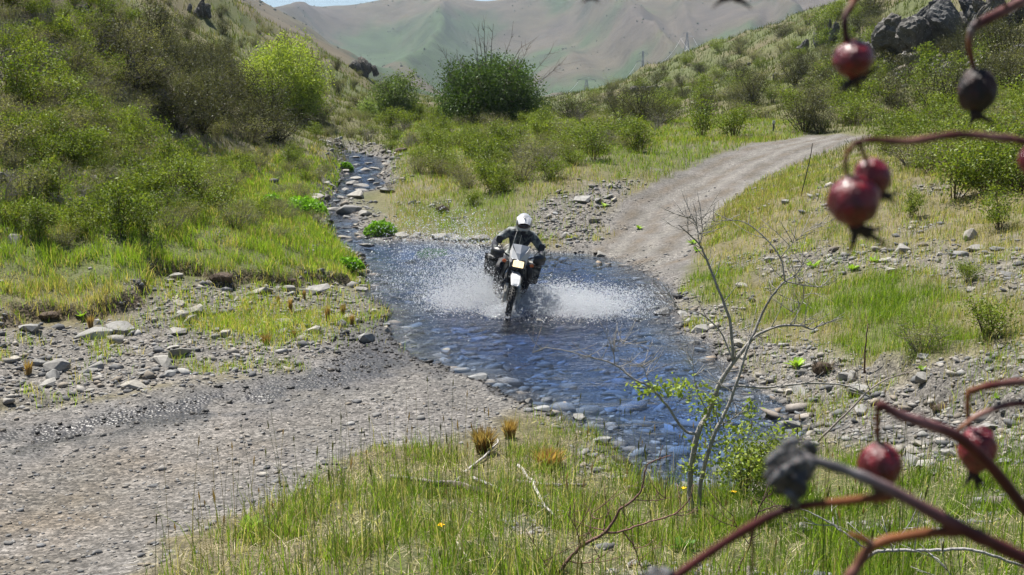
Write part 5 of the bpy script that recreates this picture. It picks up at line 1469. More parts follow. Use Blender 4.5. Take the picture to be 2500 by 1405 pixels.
# ------------------------------------------------------------------ spray thrown up by the wheels
def make_spray_mat():
    m, nt, out = nodes('water_spray')
    d = N(nt, 'ShaderNodeBsdfDiffuse'); d.inputs[0].default_value = (0.86, 0.9, 0.95, 1)
    t = N(nt, 'ShaderNodeBsdfTranslucent'); t.inputs[0].default_value = (0.95, 0.97, 1.0, 1)
    g = N(nt, 'ShaderNodeBsdfGlossy', i_Roughness=0.15)
    a = N(nt, 'ShaderNodeMixShader', i_0=0.6); L(nt, d.outputs[0], a.inputs[1]); L(nt, t.outputs[0], a.inputs[2])
    b = N(nt, 'ShaderNodeMixShader', i_0=0.12); L(nt, a.outputs[0], b.inputs[1]); L(nt, g.outputs[0], b.inputs[2])
    tr = N(nt, 'ShaderNodeBsdfTransparent')
    c = N(nt, 'ShaderNodeMixShader', i_0=0.12); L(nt, b.outputs[0], c.inputs[1]); L(nt, tr.outputs[0], c.inputs[2])
    L(nt, c.outputs[0], out.inputs[0]); return m
M_SPRAY = make_spray_mat()
OV = np.array([(1, 1, 1), (-1, -1, 1), (-1, 1, -1), (1, -1, -1)], float) * .8
OF = np.array([(0, 2, 1), (0, 1, 3), (0, 3, 2), (1, 2, 3)])
VEL = []
def jet(n, r, y0, y1, vx, vz, vy, T, jit=.25, x0=0.0):
    """ballistic droplets leaving the wheel line sideways"""
    t = T * r.random(n) ** .75
    p0 = np.stack([F0[0] + x0 + r.normal(0, .05, n), F0[1] + r.uniform(y0, y1, n), r.uniform(0, .06, n)], 1)
    v = np.stack([r.uniform(*vx, n), r.uniform(*vy, n), r.uniform(*vz, n)], 1) + r.normal(0, jit, (n, 3))
    p = p0 + v * t[:, None]; p[:, 2] -= 4.9 * t * t
    p = np.where(p[:, 2:3] < .004, np.stack([p[:, 0], p[:, 1], np.abs(r.normal(.01, .012, n))], 1), p)
    VEL.append(v - np.array([0, 0, 9.8]) * t[:, None])
    return p
r = np.random.default_rng(901)
cl = []
cl.append(jet(15000, r, .1, 1.7, (-2.6, -.2), (.8, 3.2), (-.3, 2.2), .55))           # plume on the exhaust side, dense part
cl.append(jet(7000, r, .6, 1.9, (-3.4, -.6), (2.6, 5.0), (.8, 4.0), .8))          # its high scattered edge
cl.append(jet(16000, r, .0, 1.2, (1.4, 4.4), (.7, 2.0), (-.6, 1.2), .42))           # low sheet on the other side
cl.append(jet(8000, r, .3, 1.6, (2.2, 5.8), (.6, 2.0), (.4, 3.2), .48))
cl.append(jet(4500, r, -.12, .12, (-.9, .9), (.3, 1.5), (-.7, .2), .28))            # bow wave at the front tyre
# burst where the sheet lands
q = np.stack([F0[0] + 1.25 + r.normal(0, .42, 12000), F0[1] + .25 + r.normal(0, .38, 12000), np.abs(r.normal(0, .10, 12000)) + .005], 1); cl.append(q)
q = np.stack([F0[0] - .55 + r.normal(0, .40, 7000), F0[1] + .9 + r.normal(0, .5, 7000), np.abs(r.normal(0, .13, 7000)) + .005], 1); cl.append(q)
q = np.stack([F0[0] + r.normal(-.05, .14, 1600), F0[1] - .02 + r.normal(0, .10, 1600), np.abs(r.normal(0, .06, 1600)) + .004], 1); cl.append(q)
# drops falling back over the whole ford
q = np.stack([F0[0] + r.normal(.5, 1.9, 6000), F0[1] + 1.0 + r.normal(0, 1.7, 6000), np.abs(r.normal(0, .05, 6000)) + .004], 1)
q = q[gsample(WD, q[:, 0], q[:, 1]) < -.05]; cl.append(q); q_field = q
# fine mist hanging round the plumes
nm0 = sum(map(len, cl))
for (cx, cy, cz_, sx_, sy_, sz_, k_) in ((-.75, 1.2, .35, .45, .5, .28, 9000), (-.25, .7, .2, .3, .5, .2, 5000), (1.2, .35, .10, .5, .4, .10, 8000), (.75, .5, .18, .35, .4, .14, 4000), (-1.3, 1.7, .75, .4, .5, .3, 3000), (0, 0, .06, .15, .15, .07, 2000)):
    q = np.stack([F0[0] + cx + r.normal(0, sx_, k_), F0[1] + cy + r.normal(0, sy_, k_), np.abs(r.normal(cz_, sz_, k_)) + .003], 1); cl.append(q)
Pd = np.vstack(cl)
vel = np.vstack(VEL + [r.normal(0, .4, (len(Pd) - sum(map(len, VEL)), 3))])
sp_ = np.linalg.norm(vel, axis=1); vd = vel / (sp_[:, None] + 1e-6)
size = np.clip(r.lognormal(-5.4, .45, len(Pd)), .0018, .013)
size *= .88; size[nm0:] *= .6; size[nm0 - len(q_field):nm0] *= .62
st_ = 1 + np.clip(sp_, 0, 6) * .55 * r.random(len(Pd)) ** 2
V = Pd[:, None] + (OV[None] + vd[:, None] * (OV[None] * vd[:, None]).sum(-1, keepdims=True) * (st_ - 1)[:, None, None]) * size[:, None, None]
F = OF[None] + (np.arange(len(Pd)) * 4)[:, None, None]
o = link('water_spray', mesh_np('water_spray', V.reshape(-1, 3), F.reshape(-1, 3), None, True), M_SPRAY, kind='stuff')
tag(o, 'white spray of droplets flying out on both sides of the motorcycle', 'spray')
# ================================================================== FOREGROUND ROSE BUSH
def make_hip_mat(name, ca, cb, rough=0.28):
    m, nt, out = nodes(name)
    tc = N(nt, 'ShaderNodeTexCoord')
    n1 = N(nt, 'ShaderNodeTexNoise', i_Scale=160.0, i_Detail=5.0); L(nt, tc.outputs['Object'], n1.inputs['Vector'])
    n2 = N(nt, 'ShaderNodeTexNoise', i_Scale=700.0, i_Detail=3.0); L(nt, tc.outputs['Object'], n2.inputs['Vector'])
    c = ramp(nt, n1.outputs[0], [(0.35, ca), (0.68, cb)])
    p = N(nt, 'ShaderNodeBsdfPrincipled', i_Roughness=rough); L(nt, c, p.inputs['Base Color'])
    p.inputs['Coat Weight'].default_value = 0.15 if rough < .4 else 0.0; p.inputs['Coat Roughness'].default_value = 0.2
    p.inputs['Subsurface Weight'].default_value = 0.15; p.inputs['Subsurface Radius'].default_value = (0.004, 0.001, 0.0005)
    b = N(nt, 'ShaderNodeBump', i_Strength=0.9, i_Distance=0.0012); L(nt, n2.outputs[0], b.inputs['Height']); L(nt, b.outputs[0], p.inputs['Normal'])
    L(nt, p.outputs[0], out.inputs[0]); return m
M_HIP = make_hip_mat('red_rose_hip', (0.075, 0.003, 0.006), (0.25, 0.008, 0.016))
M_HIPD = make_hip_mat('withered_rose_hip', (0.006, 0.005, 0.005), (0.05, 0.013, 0.009), 0.6)
M_HIPG = make_hip_mat('grey_dead_hip', (0.02, 0.02, 0.022), (0.17, 0.165, 0.17), 0.9)
M_SEPAL = mat_simple('dry_sepal', (0.022, 0.013, 0.010), 0.8, noise=0.4, nscale=300)
def make_cane_mat():
    m, nt, out = nodes('rose_cane')
    at = N(nt, 'ShaderNodeAttribute', attribute_name='Col'); geo = N(nt, 'ShaderNodeNewGeometry')
    n1 = N(nt, 'ShaderNodeTexNoise', i_Scale=120.0, i_Detail=5.0); L(nt, geo.outputs['Position'], n1.inputs['Vector'])
    v = ramp(nt, n1.outputs[0], [(0.3, 0.6), (0.7, 1.35)])
    c = mixc(nt, 'MULTIPLY', 1.0, at.outputs['Color'], v)
    p = N(nt, 'ShaderNodeBsdfPrincipled', i_Roughness=0.6); p.inputs['Specular IOR Level'].default_value = 0.25; L(nt, c, p.inputs['Base Color'])
    b = N(nt, 'ShaderNodeBump', i_Strength=0.4, i_Distance=0.001); L(nt, n1.outputs[0], b.inputs['Height']); L(nt, b.outputs[0], p.inputs['Normal'])
    L(nt, p.outputs[0], out.inputs[0]); return m
M_CANE = make_cane_mat()
RB = np.array([0.62, 0.42, ground_at(0.62, 0.42)])
ROSE = empty('rose_bush', RB, 'rose bush with red hips on bare reddish canes, rising beside the viewpoint above the bank', 'bush')
def P3(px, py, Y): return atY(px, py, Y) - RB
RED, ORG, GRY, DRK = (0.085, 0.017, 0.016), (0.18, 0.06, 0.018), (0.14, 0.128, 0.13), (0.045, 0.010, 0.012)
def cane(pts, wpx, cols, name='cane', n=22, tail=None, thorns=0, seed=0):
    """pts: (px, py, Y); wpx: width in photo pixels along it; tail: further points in metres towards the bush base"""
    Q = [P3(*p) for p in pts]
    w = [wi / FPX * p[2] * .5 for wi, p in zip(wpx, pts)]
    cs = list(cols)
    P = spline(Q, n); t = np.linspace(0, len(Q) - 1, n)
    rr = np.interp(t, range(len(w)), w) * .88
    if tail is not None:                                               # the rest of the cane, down to the foot of the bush
        step = np.linalg.norm(P[-1] - P[-2]); d0 = (P[-1] - P[-2]) / (step + 1e-9)
        T = spline([P[-1], P[-1] + d0 * .05] + [np.array(q) - RB for q in tail], 16)[1:]
        P = np.vstack([P, T]); rr = np.concatenate([rr, np.linspace(rr[-1], rr[-1] * 1.5, 15)]); t = np.concatenate([t, np.full(15, t[-1])]); n = len(P)
    r = np.random.default_rng(seed + len(ROSE.children))
    rr = rr * (1 + .12 * np.sin(t * 9) * r.random() + .09 * vnoise(t * 6.3, t * 0 + seed, 31 + len(ROSE.children)))
    V, F = tube_np(P, rr, 10)
    cc = np.stack([np.interp(t, range(len(cs)), [c[k] for c in cs]) for k in range(3)], 1)
    cv = np.vstack([np.repeat(cc, 10, 0), cc[:1], cc[-1:]])
    g = Geo(); g.V.append(V); g.F += [tuple(dict.fromkeys(f)) for f in F.tolist()]; g.C.append(cv); g.n = len(V)
    for k in range(thorns):
        i = r.integers(1, n - 1); d = r.normal(size=3); d /= np.linalg.norm(d)
        g.tube([P[i], P[i] + d * rr[i] * 3.2], [rr[i] * .55, rr[i] * .05], 5, cc[i] * .9)
    return link(name, g.mesh(name, True), M_CANE, ROSE)
B0 = tuple(RB + np.array([0, 0, -.03]))
cane([(2085,-70,.37),(2085,0,.365),(2063,45,.36),(2068,105,.36)], [24,22,18,16], [RED, ORG, DRK, DRK], 'hip_stalk')
cane([(2085,-70,.37),(2260,-220,.40),(2560,-380,.45)], [24,28,34], [RED, RED, RED], 'cane', 20, [(.5,.46,3.35),(.60,.44,2.7),B0], 5)
cane([(2372,70,.43),(2400,52,.43),(2500,0,.44),(2600,-70,.45)], [24,28,28,30], [GRY, RED, (0.20,0.10,0.09), RED], 'cane', 20, [(.46,.46,3.2),(.58,.44,2.6),B0], 4)
cane([(2372,70,.43),(2366,110,.43),(2378,172,.43)], [20,15,14], [GRY, ORG, DRK], 'hip_stalk', 12)
cane([(2085,350,.33),(2130,342,.33),(2220,346,.335),(2330,330,.34),(2420,335,.345),(2520,352,.35),(2640,420,.37)], [14,18,20,22,22,24,26], [RED, RED, (0.20,0.09,0.07), RED, (0.2,0.1,0.09), RED, RED], 'cane', 30, [(.42,.44,2.9),(.56,.43,2.3),B0], 5)
cane([(2092,348,.33),(2070,372,.33),(2064,405,.33),(2070,432,.33)], [13,13,12,11], [RED, ORG, DRK, RED], 'hip_stalk', 14)
cane([(2096,348,.33),(2108,374,.33),(2118,402,.335)], [12,12,11], [RED, RED, RED], 'hip_stalk', 12)
cane([(1935,1118,.30),(1990,1126,.30),(2080,1155,.30),(2180,1200,.30),(2350,1292,.30),(2440,1335,.305),(2560,1395,.31),(2700,1480,.33)], [30,30,32,36,44,44,44,46], [GRY, GRY, (0.22,0.2,0.2), (0.17,0.10,0.10), RED, RED, DRK, RED], 'cane', 36, [(.40,.40,2.55),(.54,.42,2.1),B0], 6)
cane([(1600,1440,.31),(1640,1415,.31),(1700,1372,.31),(1830,1288,.305),(1930,1242,.30),(2060,1225,.30),(2175,1212,.30)], [26,26,26,28,26,26,30], [DRK, RED, RED, RED, DRK, ORG, ORG], 'cane', 30)
cane([(1835,1290,.305),(1838,1340,.305),(1832,1420,.305)], [10,9,8], [RED, DRK, DRK], 'twig', 10)
cane([(2050,1440,.30),(2085,1395,.30),(2135,1332,.30),(2250,1304,.30),(2372,1296,.30)], [32,32,30,30,34], [RED, (0.20,0.09,0.07), ORG, ORG, RED], 'cane', 24)
cane([(2075,1305,.30),(2110,1318,.30),(2135,1332,.30)], [14,18,22], [ORG, ORG, GRY], 'twig', 8)
cane([(2145,985,.37),(2200,1015,.37),(2260,1035,.37),(2340,1068,.375),(2420,1140,.38),(2500,1240,.39),(2600,1360,.40)], [22,30,32,34,34,34,34], [RED, (0.22,0.11,0.11), (0.2,0.09,0.09), RED, RED, DRK, RED], 'cane', 30, [(.50,.44,2.25),B0], 5)
cane([(2145,985,.37),(2142,1030,.37),(2144,1080,.37)], [16,14,14], [RED, ORG, DRK], 'hip_stalk', 12)
cane([(2362,958,.40),(2420,942,.40),(2520,935,.405),(2640,980,.41)], [18,22,22,24], [ORG, RED, (0.2,0.11,0.09), RED], 'cane', 20, [(.48,.45,2.5),(.58,.43,2.0),B0], 3)
cane([(2364,958,.40),(2362,1000,.40),(2368,1042,.40)], [15,13,13], [ORG, ORG, DRK], 'hip_stalk', 12)
cane([(2340,1050,.39),(2400,1010,.395),(2500,985,.40),(2640,1020,.41)], [12,18,20,22], [ORG, (0.22,0.12,0.1), RED, RED], 'cane', 20, [(.50,.45,2.4),B0], 2)
cane([(1785,-95,.37),(1900,-210,.39),(2260,-330,.42)], [16,22,28], [RED, RED, RED], 'cane', 16)
cane([(1445,-75,.37),(1600,-190,.38),(1900,-212,.39)], [14,18,22], [RED, RED, RED], 'cane', 16)
def hip(px, py, Y, wpx, hpx, seed, mat=None, sep=(), tilt=(0, 0), lumpy=.03):
    """rose hip: swollen body, black calyx and trailing sepals; sep = end pixels of the sepals"""
    r = np.random.default_rng(seed)
    a, b = wpx / FPX * Y * .5, hpx / FPX * Y * .5
    bm = bmesh.new(); bmesh.ops.create_uvsphere(bm, u_segments=28, v_segments=18, radius=1)
    for v in bm.verts:
        x, y, z = v.co
        k = 1 + (lumpy + .05) * float(vnoise(x * 2.2 + seed, y * 2.2 + z * 1.7, seed)) + .018 * float(vnoise(math.atan2(y, x) * 4 + seed, z * 1.3, seed + 7)) * (1 - z * z)
        tp = 1 - .10 * max(0, -z) ** 2 + .02
        pinch = 1 - .25 * max(0, abs(z) - .9) / .1
        v.co = (x * a * k * tp * pinch, y * a * k * tp * pinch, z * b * k)
    c = P3(px, py, Y)
    o = bm_obj('rose_hip', bm, mat or M_HIP, ROSE, True); o.location = c; o.rotation_euler = (0, R(tilt[0]), 0)
    cb = np.array([math.sin(R(-tilt[0])) * b, 0, -math.cos(R(tilt[0])) * b])
    g = Geo(); g.tube([cb * .88, cb * 1.12, cb * 1.3], [a * .34, a * .30, a * .12], 10)
    cal = link('calyx', g.mesh('calyx', True), M_SEPAL, o); cal.rotation_euler = (0, -R(tilt[0]), 0)
    for (sx, sy) in sep:
        e = P3(sx, sy, Y + r.normal(0, .002)) - c
        m = cb * 1.15 * .45 + e * .55 + np.array([(e[0] - cb[0]) * .15, r.normal(0, .0008), 0])
        g = Geo(); g.tube(spline([cb * 1.02, m, e], 8), np.array([.16, .17, .15, .12, .09, .06, .04, .015]) * a, 6)
        s_ = link('sepal', g.mesh('sepal', True), M_SEPAL, o); s_.rotation_euler = (0, -R(tilt[0]), 0)
    return o
hip(2084,146,.36,94,88,1,None,[(2052,210),(2040,238),(2094,230),(2152,152),(2120,190)],(-12,0))
hip(2386,222,.43,88,106,2,M_HIPD,[(2365,308),(2425,306),(2392,296)],(0,0),.10)
hip(2130,432,.338,86,98,4,None,[(2190,500),(2196,470)],(-30,0))
hip(2084,492,.33,122,126,3,None,[(2068,622),(2120,590),(2168,606),(2158,560)],(-8,0),.05)
hip(2518,392,.35,60,74,5,None,[(2510,450)],(0,0))
hip(2148,1136,.37,106,118,6,None,[(2140,1250),(2160,1240)],(0,0),.04)
hip(2386,1098,.40,92,122,7,None,[(2355,1190),(2390,1210),(2404,1188)],(4,0),.05)
hip(1786,-62,.37,90,90,8,None,[(1738,22),(1836,24),(1776,6),(1804,8)],(0,0))
hip(1448,-52,.37,70,76,9,None,[(1420,8),(1462,8)],(0,0))
# the grey dead fruit: ragged lump with curled sepals
o = hip(1928,1150,.30,112,108,10,M_HIPG,[(1880,1085),(1960,1075),(1880,1200),(1945,1215),(1950,1245)],(0,0),.55)
for k, (ax, ay, bx, by, w) in enumerate([(1872,1188,1942,1130,22),(1890,1120,1925,1095,26),(1960,1080,1990,1110,30),(1905,1092,1950,1078,24),(1870,1140,1895,1110,24),(1985,1130,1975,1170,20),(1918,1200,1945,1240,26)]):
    a, b = P3(ax, ay, .293 - .001 * k) , P3(bx, by, .294)
    g = Geo(); g.tube(spline([a, (a + b) / 2 + np.array([0, -.001, .001]), b], 6), np.array([.35, .9, 1, 1, .9, .5]) * w / FPX * .3 * .5, 7, GRY)
    link('dry_sepal', g.mesh('dry_sepal', True), M_HIPG, o).location = -np.array(o.location)
    o.children[-1].location = tuple(-np.array(o.location))
hip(1608,1425,.31,90,84,11,M_HIPG,[],(0,0),.3)

# ================================================================== BARE SAPLING AND TWIGS (in focus)
def twigs(name, label, cat, base_px, branches, colr, leaves=(), seed=0, ntw=0, depthj=.10, yoff=0.0, lc=((0.22, 0.26, 0.05), (0.15, 0.20, 0.035)), nl=60, lsz=.035, lift=0.0):
    """branches: list of (list of pixels, start width px, end width px); laid out in a volume round the base"""
    b = hit(*base_px); r = np.random.default_rng(seed)
    root = empty(name, b, label, cat)
    YB = b[1] + yoff
    off = {}
    for bi, (pp, w0, w1) in enumerate(branches):
        n = len(pp); dep = np.cumsum(r.normal(0, depthj / max(2, n), n)); dep -= dep[0]
        Q = [atY(px, py, YB) for px, py in pp]
        # start where an earlier branch left off so that joints stay closed
        st = off.get(tuple(pp[0]), 0.0)
        Q = [atY(px, py, YB + st + d) - b for (px, py), d in zip(pp, dep)]
        for q, d in zip(pp, dep): off[tuple(q)] = st + d
        m = max(6, n * 4)
        P = spline(Q, m)
        P[1:-1] += r.normal(0, min(.0014, w1 / FPX * YB * .35), (m - 2, 3))
        rr = np.linspace(w0 * .7, w1 * .62, m) / FPX * YB * .5
        g = Geo(); g.tube(P, rr, 6, np.array(colr) * r.uniform(.8, 1.15))
        for k in range(ntw):
            i = r.integers(m // 4, m); d = r.normal(size=3); d[1] *= .6; d[2] = abs(d[2]) * .7; d /= np.linalg.norm(d); ln = r.uniform(.06, .26)
            T = spline([P[i], P[i] + d * ln * .5 + r.normal(0, .008, 3), P[i] + d * ln + np.array([0, 0, .02])], 5)
            g.tube(T, np.linspace(min(max(rr[i] * .5, .0028), .0045), .0014, 5), 4, np.array(colr) * r.uniform(.8, 1.2))
            if ln > .1:
                d2 = d + r.normal(0, .6, 3); g.tube([T[2], T[2] + d2 * ln * .4], [.002, .001], 3, np.array(colr))
        link('stem' if w0 > 16 else 'branch', g.mesh('branch', True), M_WOOD, root)
    if leaves:
        Cn = []
        for (px, py, rx, ry, k) in leaves:
            c = atY(px, py, YB) - b
            Cn.append(c + r.normal(size=(k, 3)) * np.array([rx, rx, ry]) / FPX * YB * .5)
        Cn = np.vstack(Cn); V, F = leaf_quads(Cn, lsz, r, .5, .65)
        link('foliage', mesh_np('foliage', V, F, np.repeat(mixcols(len(Cn), *lc, r), 4, 0)), M_LEAF, root)
    return root
WHT = (0.31, 0.29, 0.265)
twigs('bare_sapling', 'bare grey thorny sapling with a few new leaves rising in front of the pool', 'sapling', (1690, 1262), [
    ([(1690,1262),(1684,1175),(1703,1061),(1729,1009),(1760,931),(1791,885),(1833,832)], 24, 15),
    ([(1833,832),(1859,812),(1905,796),(1957,796),(1983,804),(2009,786)], 13, 5),
    ([(1706,1255),(1712,1170),(1744,1061),(1770,1009),(1796,942),(1822,859),(1838,815)], 18, 8),
    ([(1791,885),(1783,790),(1760,723),(1723,630),(1708,598),(1682,573),(1656,549)], 13, 4),
    ([(1708,598),(1700,550),(1682,528)], 5, 3), ([(1708,598),(1715,565),(1712,535)], 5, 3),
    ([(1833,832),(1859,770),(1885,723),(1916,687),(1942,671),(1973,625)], 12, 4),
    ([(1916,687),(1905,630),(1864,578),(1812,541),(1744,541)], 7, 3), ([(1905,630),(1940,590),(2000,540)], 4, 2),
    ([(1916,687),(1963,697),(2012,703)], 6, 3), ([(1963,697),(1958,740),(1930,770)], 4, 3),
    ([(1796,942),(1864,947),(1942,939),(2020,937),(2082,947),(2130,975)], 10, 5),
    ([(1703,1061),(1671,1051),(1630,994),(1588,947),(1547,926),(1500,890),(1430,870),(1340,850),(1300,862)], 12, 3),
    ([(1791,885),(1760,812),(1708,765),(1656,755),(1640,725)], 7, 3),
    ([(1744,1061),(1766,1035),(1800,1015),(1830,980)], 6, 3), ([(1729,1009),(1700,950),(1690,880)], 5, 3),
    ([(1500,890),(1500,850),(1520,840)], 4, 2), ([(1588,947),(1572,900),(1560,890)], 4, 2)],
    WHT, [(1575,945,50,22,60),(1630,950,50,24,90),(1664,938,34,20,50),(1715,980,50,50,130),(1745,1010,40,50,90),(1832,1000,26,40,80),(1795,1050,50,30,80),(1905,1050,50,20,60),(1730,1090,50,40,90),(1700,1140,50,30,80),(1840,1100,90,50,120),(1780,1150,70,50,90)], 21, 12, .22, 0.0, nl=60, lsz=.036)
p = hit(1815, 1215)
place('briar_bush', BRIAR, 3, p, .46, 'small leafy briar growing at the foot of the bare sapling', 'bush')
p = hit(1900, 1195)
place('briar_bush', BRIAR, 1, p, .40, 'lowest leafy briar sprig between the sapling and the dead grey hip', 'bush')
twigs('bare_twig', 'pale bare twig arching over the stony bank beside the red hip', 'twig', (1989, 1085), [
    ([(1989,1085),(2030,1045),(2072,1004),(2124,952),(2170,925),(2230,905)], 9, 4), ([(2124,952),(2115,930),(2117,905)], 5, 3), ([(2030,1045),(2010,1010)], 4, 3)], (0.30, 0.26, 0.23), seed=22, ntw=2)
twigs('bare_twig', 'thorny red-brown twig forking up out of the foreground grass', 'twig', (1365, 1404), [
    ([(1365,1404),(1385,1370),(1419,1335),(1473,1303),(1500,1270),(1513,1245),(1545,1222),(1567,1195),(1575,1150),(1588,1130),(1639,1112)], 15, 4),
    ([(1473,1303),(1520,1297),(1574,1278),(1630,1262),(1660,1245),(1685,1215),(1693,1184)], 8, 4),
    ([(1419,1335),(1405,1290),(1385,1255)], 5, 3), ([(1419,1335),(1440,1290),(1450,1250)], 4, 2),
    ([(1385,1370),(1430,1375),(1470,1358),(1485,1345)], 6, 3), ([(1545,1222),(1600,1222),(1640,1215)], 4, 3), ([(1520,1297),(1545,1330),(1560,1370),(1570,1404)], 6, 4),
    ([(1365,1404),(1330,1375),(1303,1325)], 5, 3)], (0.19, 0.105, 0.085), seed=23, ntw=4)
twigs('bare_twig', 'white bleached branch lying across the grass behind the rose canes', 'twig', (2250, 1400), [
    ([(2080,1400),(2130,1352),(2180,1345),(2260,1345),(2340,1340),(2410,1352),(2500,1385)], 13, 12), ([(2130,1352),(2060,1300),(2000,1262),(1930,1232)], 8, 4), ([(2260,1345),(2300,1375),(2330,1420)], 6, 4), ([(2180,1345),(2190,1320)], 4, 2)], (0.42, 0.40, 0.38), seed=24, ntw=3, yoff=-.6)
twigs('bare_twig', 'dark thin twig standing beside the rose cane crossing', 'twig', (1800, 1400), [
    ([(1800,1400),(1830,1330),(1850,1250),(1880,1195)], 9, 4), ([(1850,1250),(1900,1235),(1950,1245)], 5, 3), ([(1830,1330),(1800,1290),(1790,1260)], 4, 3)], (0.10, 0.055, 0.05), seed=25, ntw=3)
twigs('bare_twig', 'single dead weed stalk standing on the stony bank', 'twig', (2110, 910), [([(2110,915),(2112,860),(2119,790)], 8, 4)], (0.11, 0.07, 0.05), seed=26, ntw=1)
twigs('bare_twig', 'thin dark weed stalk standing beside the gravel road', 'twig', (1955, 480), [([(1955,480),(1975,400),(1984,350)], 4, 3)], (0.06, 0.05, 0.035), seed=27)
# dead sticks lying on the foreground bank
for k, (lab, pts, w0, w1, cc) in enumerate([
    ('long grey stick half sunk in the foreground grass', [(955,1168),(1050,1180),(1130,1188),(1200,1215)], 13, 9, (0.24, 0.21, 0.19)),
    ('pale forked stick propped above the long grey stick', [(1110,1182),(1160,1140),(1205,1105),(1215,1085)], 9, 5, (0.40, 0.37, 0.34)),
    ('bleached stick pointing down the bank', [(1155,1170),(1230,1205),(1320,1245),(1400,1262)], 9, 5, (0.45, 0.42, 0.40)),
    ('straight white stick leaning across the others', [(1265,1140),(1300,1185),(1320,1235),(1350,1275)], 9, 5, (0.46, 0.43, 0.40)),
    ('dark rotten branch under the pale sticks', [(1110,1190),(1170,1205),(1240,1222),(1300,1240)], 22, 12, (0.09, 0.07, 0.06)),
    ('thin grey stick lying towards the sapling', [(1260,1180),(1330,1188),(1430,1190)], 12, 10, (0.26, 0.23, 0.21)),
    ('dark stick beside the sapling base', [(1520,1195),(1580,1200),(1640,1208)], 12, 9, (0.15, 0.12, 0.11)),
    ('fine straw-coloured stalk lying low in the grass', [(800,1360),(860,1320),(940,1255)], 5, 3, (0.5, 0.44, 0.32)),
    ('bent pale stalk beside the small yellow flower', [(1080,1290),(1120,1340),(1150,1385)], 6, 4, (0.46, 0.41, 0.33))]):
    Q = np.array([hit(*q) for q in pts]); b = Q[0].copy()
    hh = .05 if 'propped' in lab or 'leaning' in lab else .018
    Q[:, 2] += np.linspace(.012, hh, len(Q))
    P = spline(Q - b, 14); P[1:-1] += np.random.default_rng(k).normal(0, .005, (12, 3))
    g = Geo(); g.tube(P, np.linspace(w0, w1, 14) / FPX * b[1] * .5, 7, cc)
    r = np.random.default_rng(40 + k)
    for j in range(4 if w0 > 6 else 0):
        i = r.integers(3, 13); d = r.normal(size=3); d[2] = abs(d[2]) * .5; d /= np.linalg.norm(d)
        g.tube([P[i], P[i] + d * .05, P[i] + d * .11 + r.normal(0, .01, 3)], [.0035, .0025, .001], 4, cc)
    tag(link('fallen_stick', g.mesh('fallen_stick', True), M_WOOD, None, tuple(b)), lab, 'stick')
# broad-leaved weeds
def rosette(label, px, py, wpx, seed, ca=(0.22, 0.32, 0.04), cb=(0.15, 0.25, 0.03), nlv=11, upr=.7, name='leafy_weed'):
    p = hit(px, py); r = np.random.default_rng(seed); L_ = wpx / FPX * p[1] * .62
    root = empty(name, p, label, 'plant')
    for k in range(nlv):
        a = k / nlv * 6.28 + r.normal(0, .3); el = upr * r.uniform(.5, 1.4); l = L_ * r.uniform(.7, 1.1)
        d = np.array([math.cos(a) * math.cos(el), math.sin(a) * math.cos(el), math.sin(el)]); sd = np.array([-math.sin(a), math.cos(a), 0])
        V = []; 
        for t, w in ((0, .05), (.3, .15), (.6, .17), (.85, .10), (1, .0)):
            c = d * l * t - np.array([0, 0, .22 * l * t * t])
            V += [c - sd * w * l + np.array([0, 0, .04 * l]), c, c + sd * w * l + np.array([0, 0, .04 * l])]
        F = [(i * 3 + j, i * 3 + j + 1, (i + 1) * 3 + j + 1, (i + 1) * 3 + j) for i in range(4) for j in range(2)]
        link('leaf', mesh_np('leaf', V, F, np.tile(mixcols(1, ca, cb, r), (15, 1)), True), M_LEAF, root)
for k, (px, py, w, lab) in enumerate([(1945,897,60,'bright rosette weed on the stony bank above the pool'), (1690,597,34,'small bright weed beside the road where it leaves the ford'), (1700,615,34,'twin bright weed just below the small one by the road'),
    (2080,660,44,'yellow-green weed on the rocky strip of the dry flat'), (1985,655,50,'yellow-green weed cluster left end of the rocky strip'), (2130,640,34,'tiny weed among the stones of the rocky strip'),
    (610,1300,100,'big broad-leaved weed at the edge of the track in front'), (200,775,40,'pale broad-leaved weed under the broken turf edge'), (2432,975,34,'thin bright weed above the earthy hollow'),
    (1668,1345,90,'dark green leafy weed low in the foreground grass'), (1560,560,26,'grey-green weed on the gravel beside the ford'), (1475,505,26,'spiky little weed on the gravel verge'), (2250,905,30,'small rosette weed below the low grey-green bush')]):
    dk = lab.startswith('dark')
    rosette(lab, px, py, w, 800 + k, (0.10, 0.19, 0.03) if dk else (0.22, 0.32, 0.04), (0.07, 0.15, 0.025) if dk else (0.15, 0.25, 0.03), 12, .8)
for k, (px, py, lab) in enumerate([(1076,1316,'yellow dandelion flower beside the bent pale stalk'), (1668,1218,'yellow dandelion flower by the sapling base'), (1790,1228,'orange-yellow flower in the grass under the leafy briar')]):
    p = hit(px, py); root = empty('dandelion', p, lab, 'flower'); r = np.random.default_rng(k)
    g = Geo(); g.tube([(0, 0, -.01), (.003, 0, .04), (.004, 0, .085)], .0025, 5, (0.14, 0.2, 0.04)); link('stalk', g.mesh('stalk'), M_LEAF, root)
    g = Geo()
    for j in range(26):
        a = j / 26 * 6.28; e = r.uniform(.1, .9); d = np.array([math.cos(a) * math.cos(e), math.sin(a) * math.cos(e), math.sin(e) * .5]); s_ = np.array([-math.sin(a), math.cos(a), 0]) * .003
        c = np.array([.004, 0, .085]); g.add([c - s_, c + s_, c + d * .022 + s_ * 1.2, c + d * .022 - s_ * 1.2], [(0, 1, 2, 3)], (0.8, 0.55, 0.02))
    link('petals', g.mesh('petals'), M_LEAF, root)
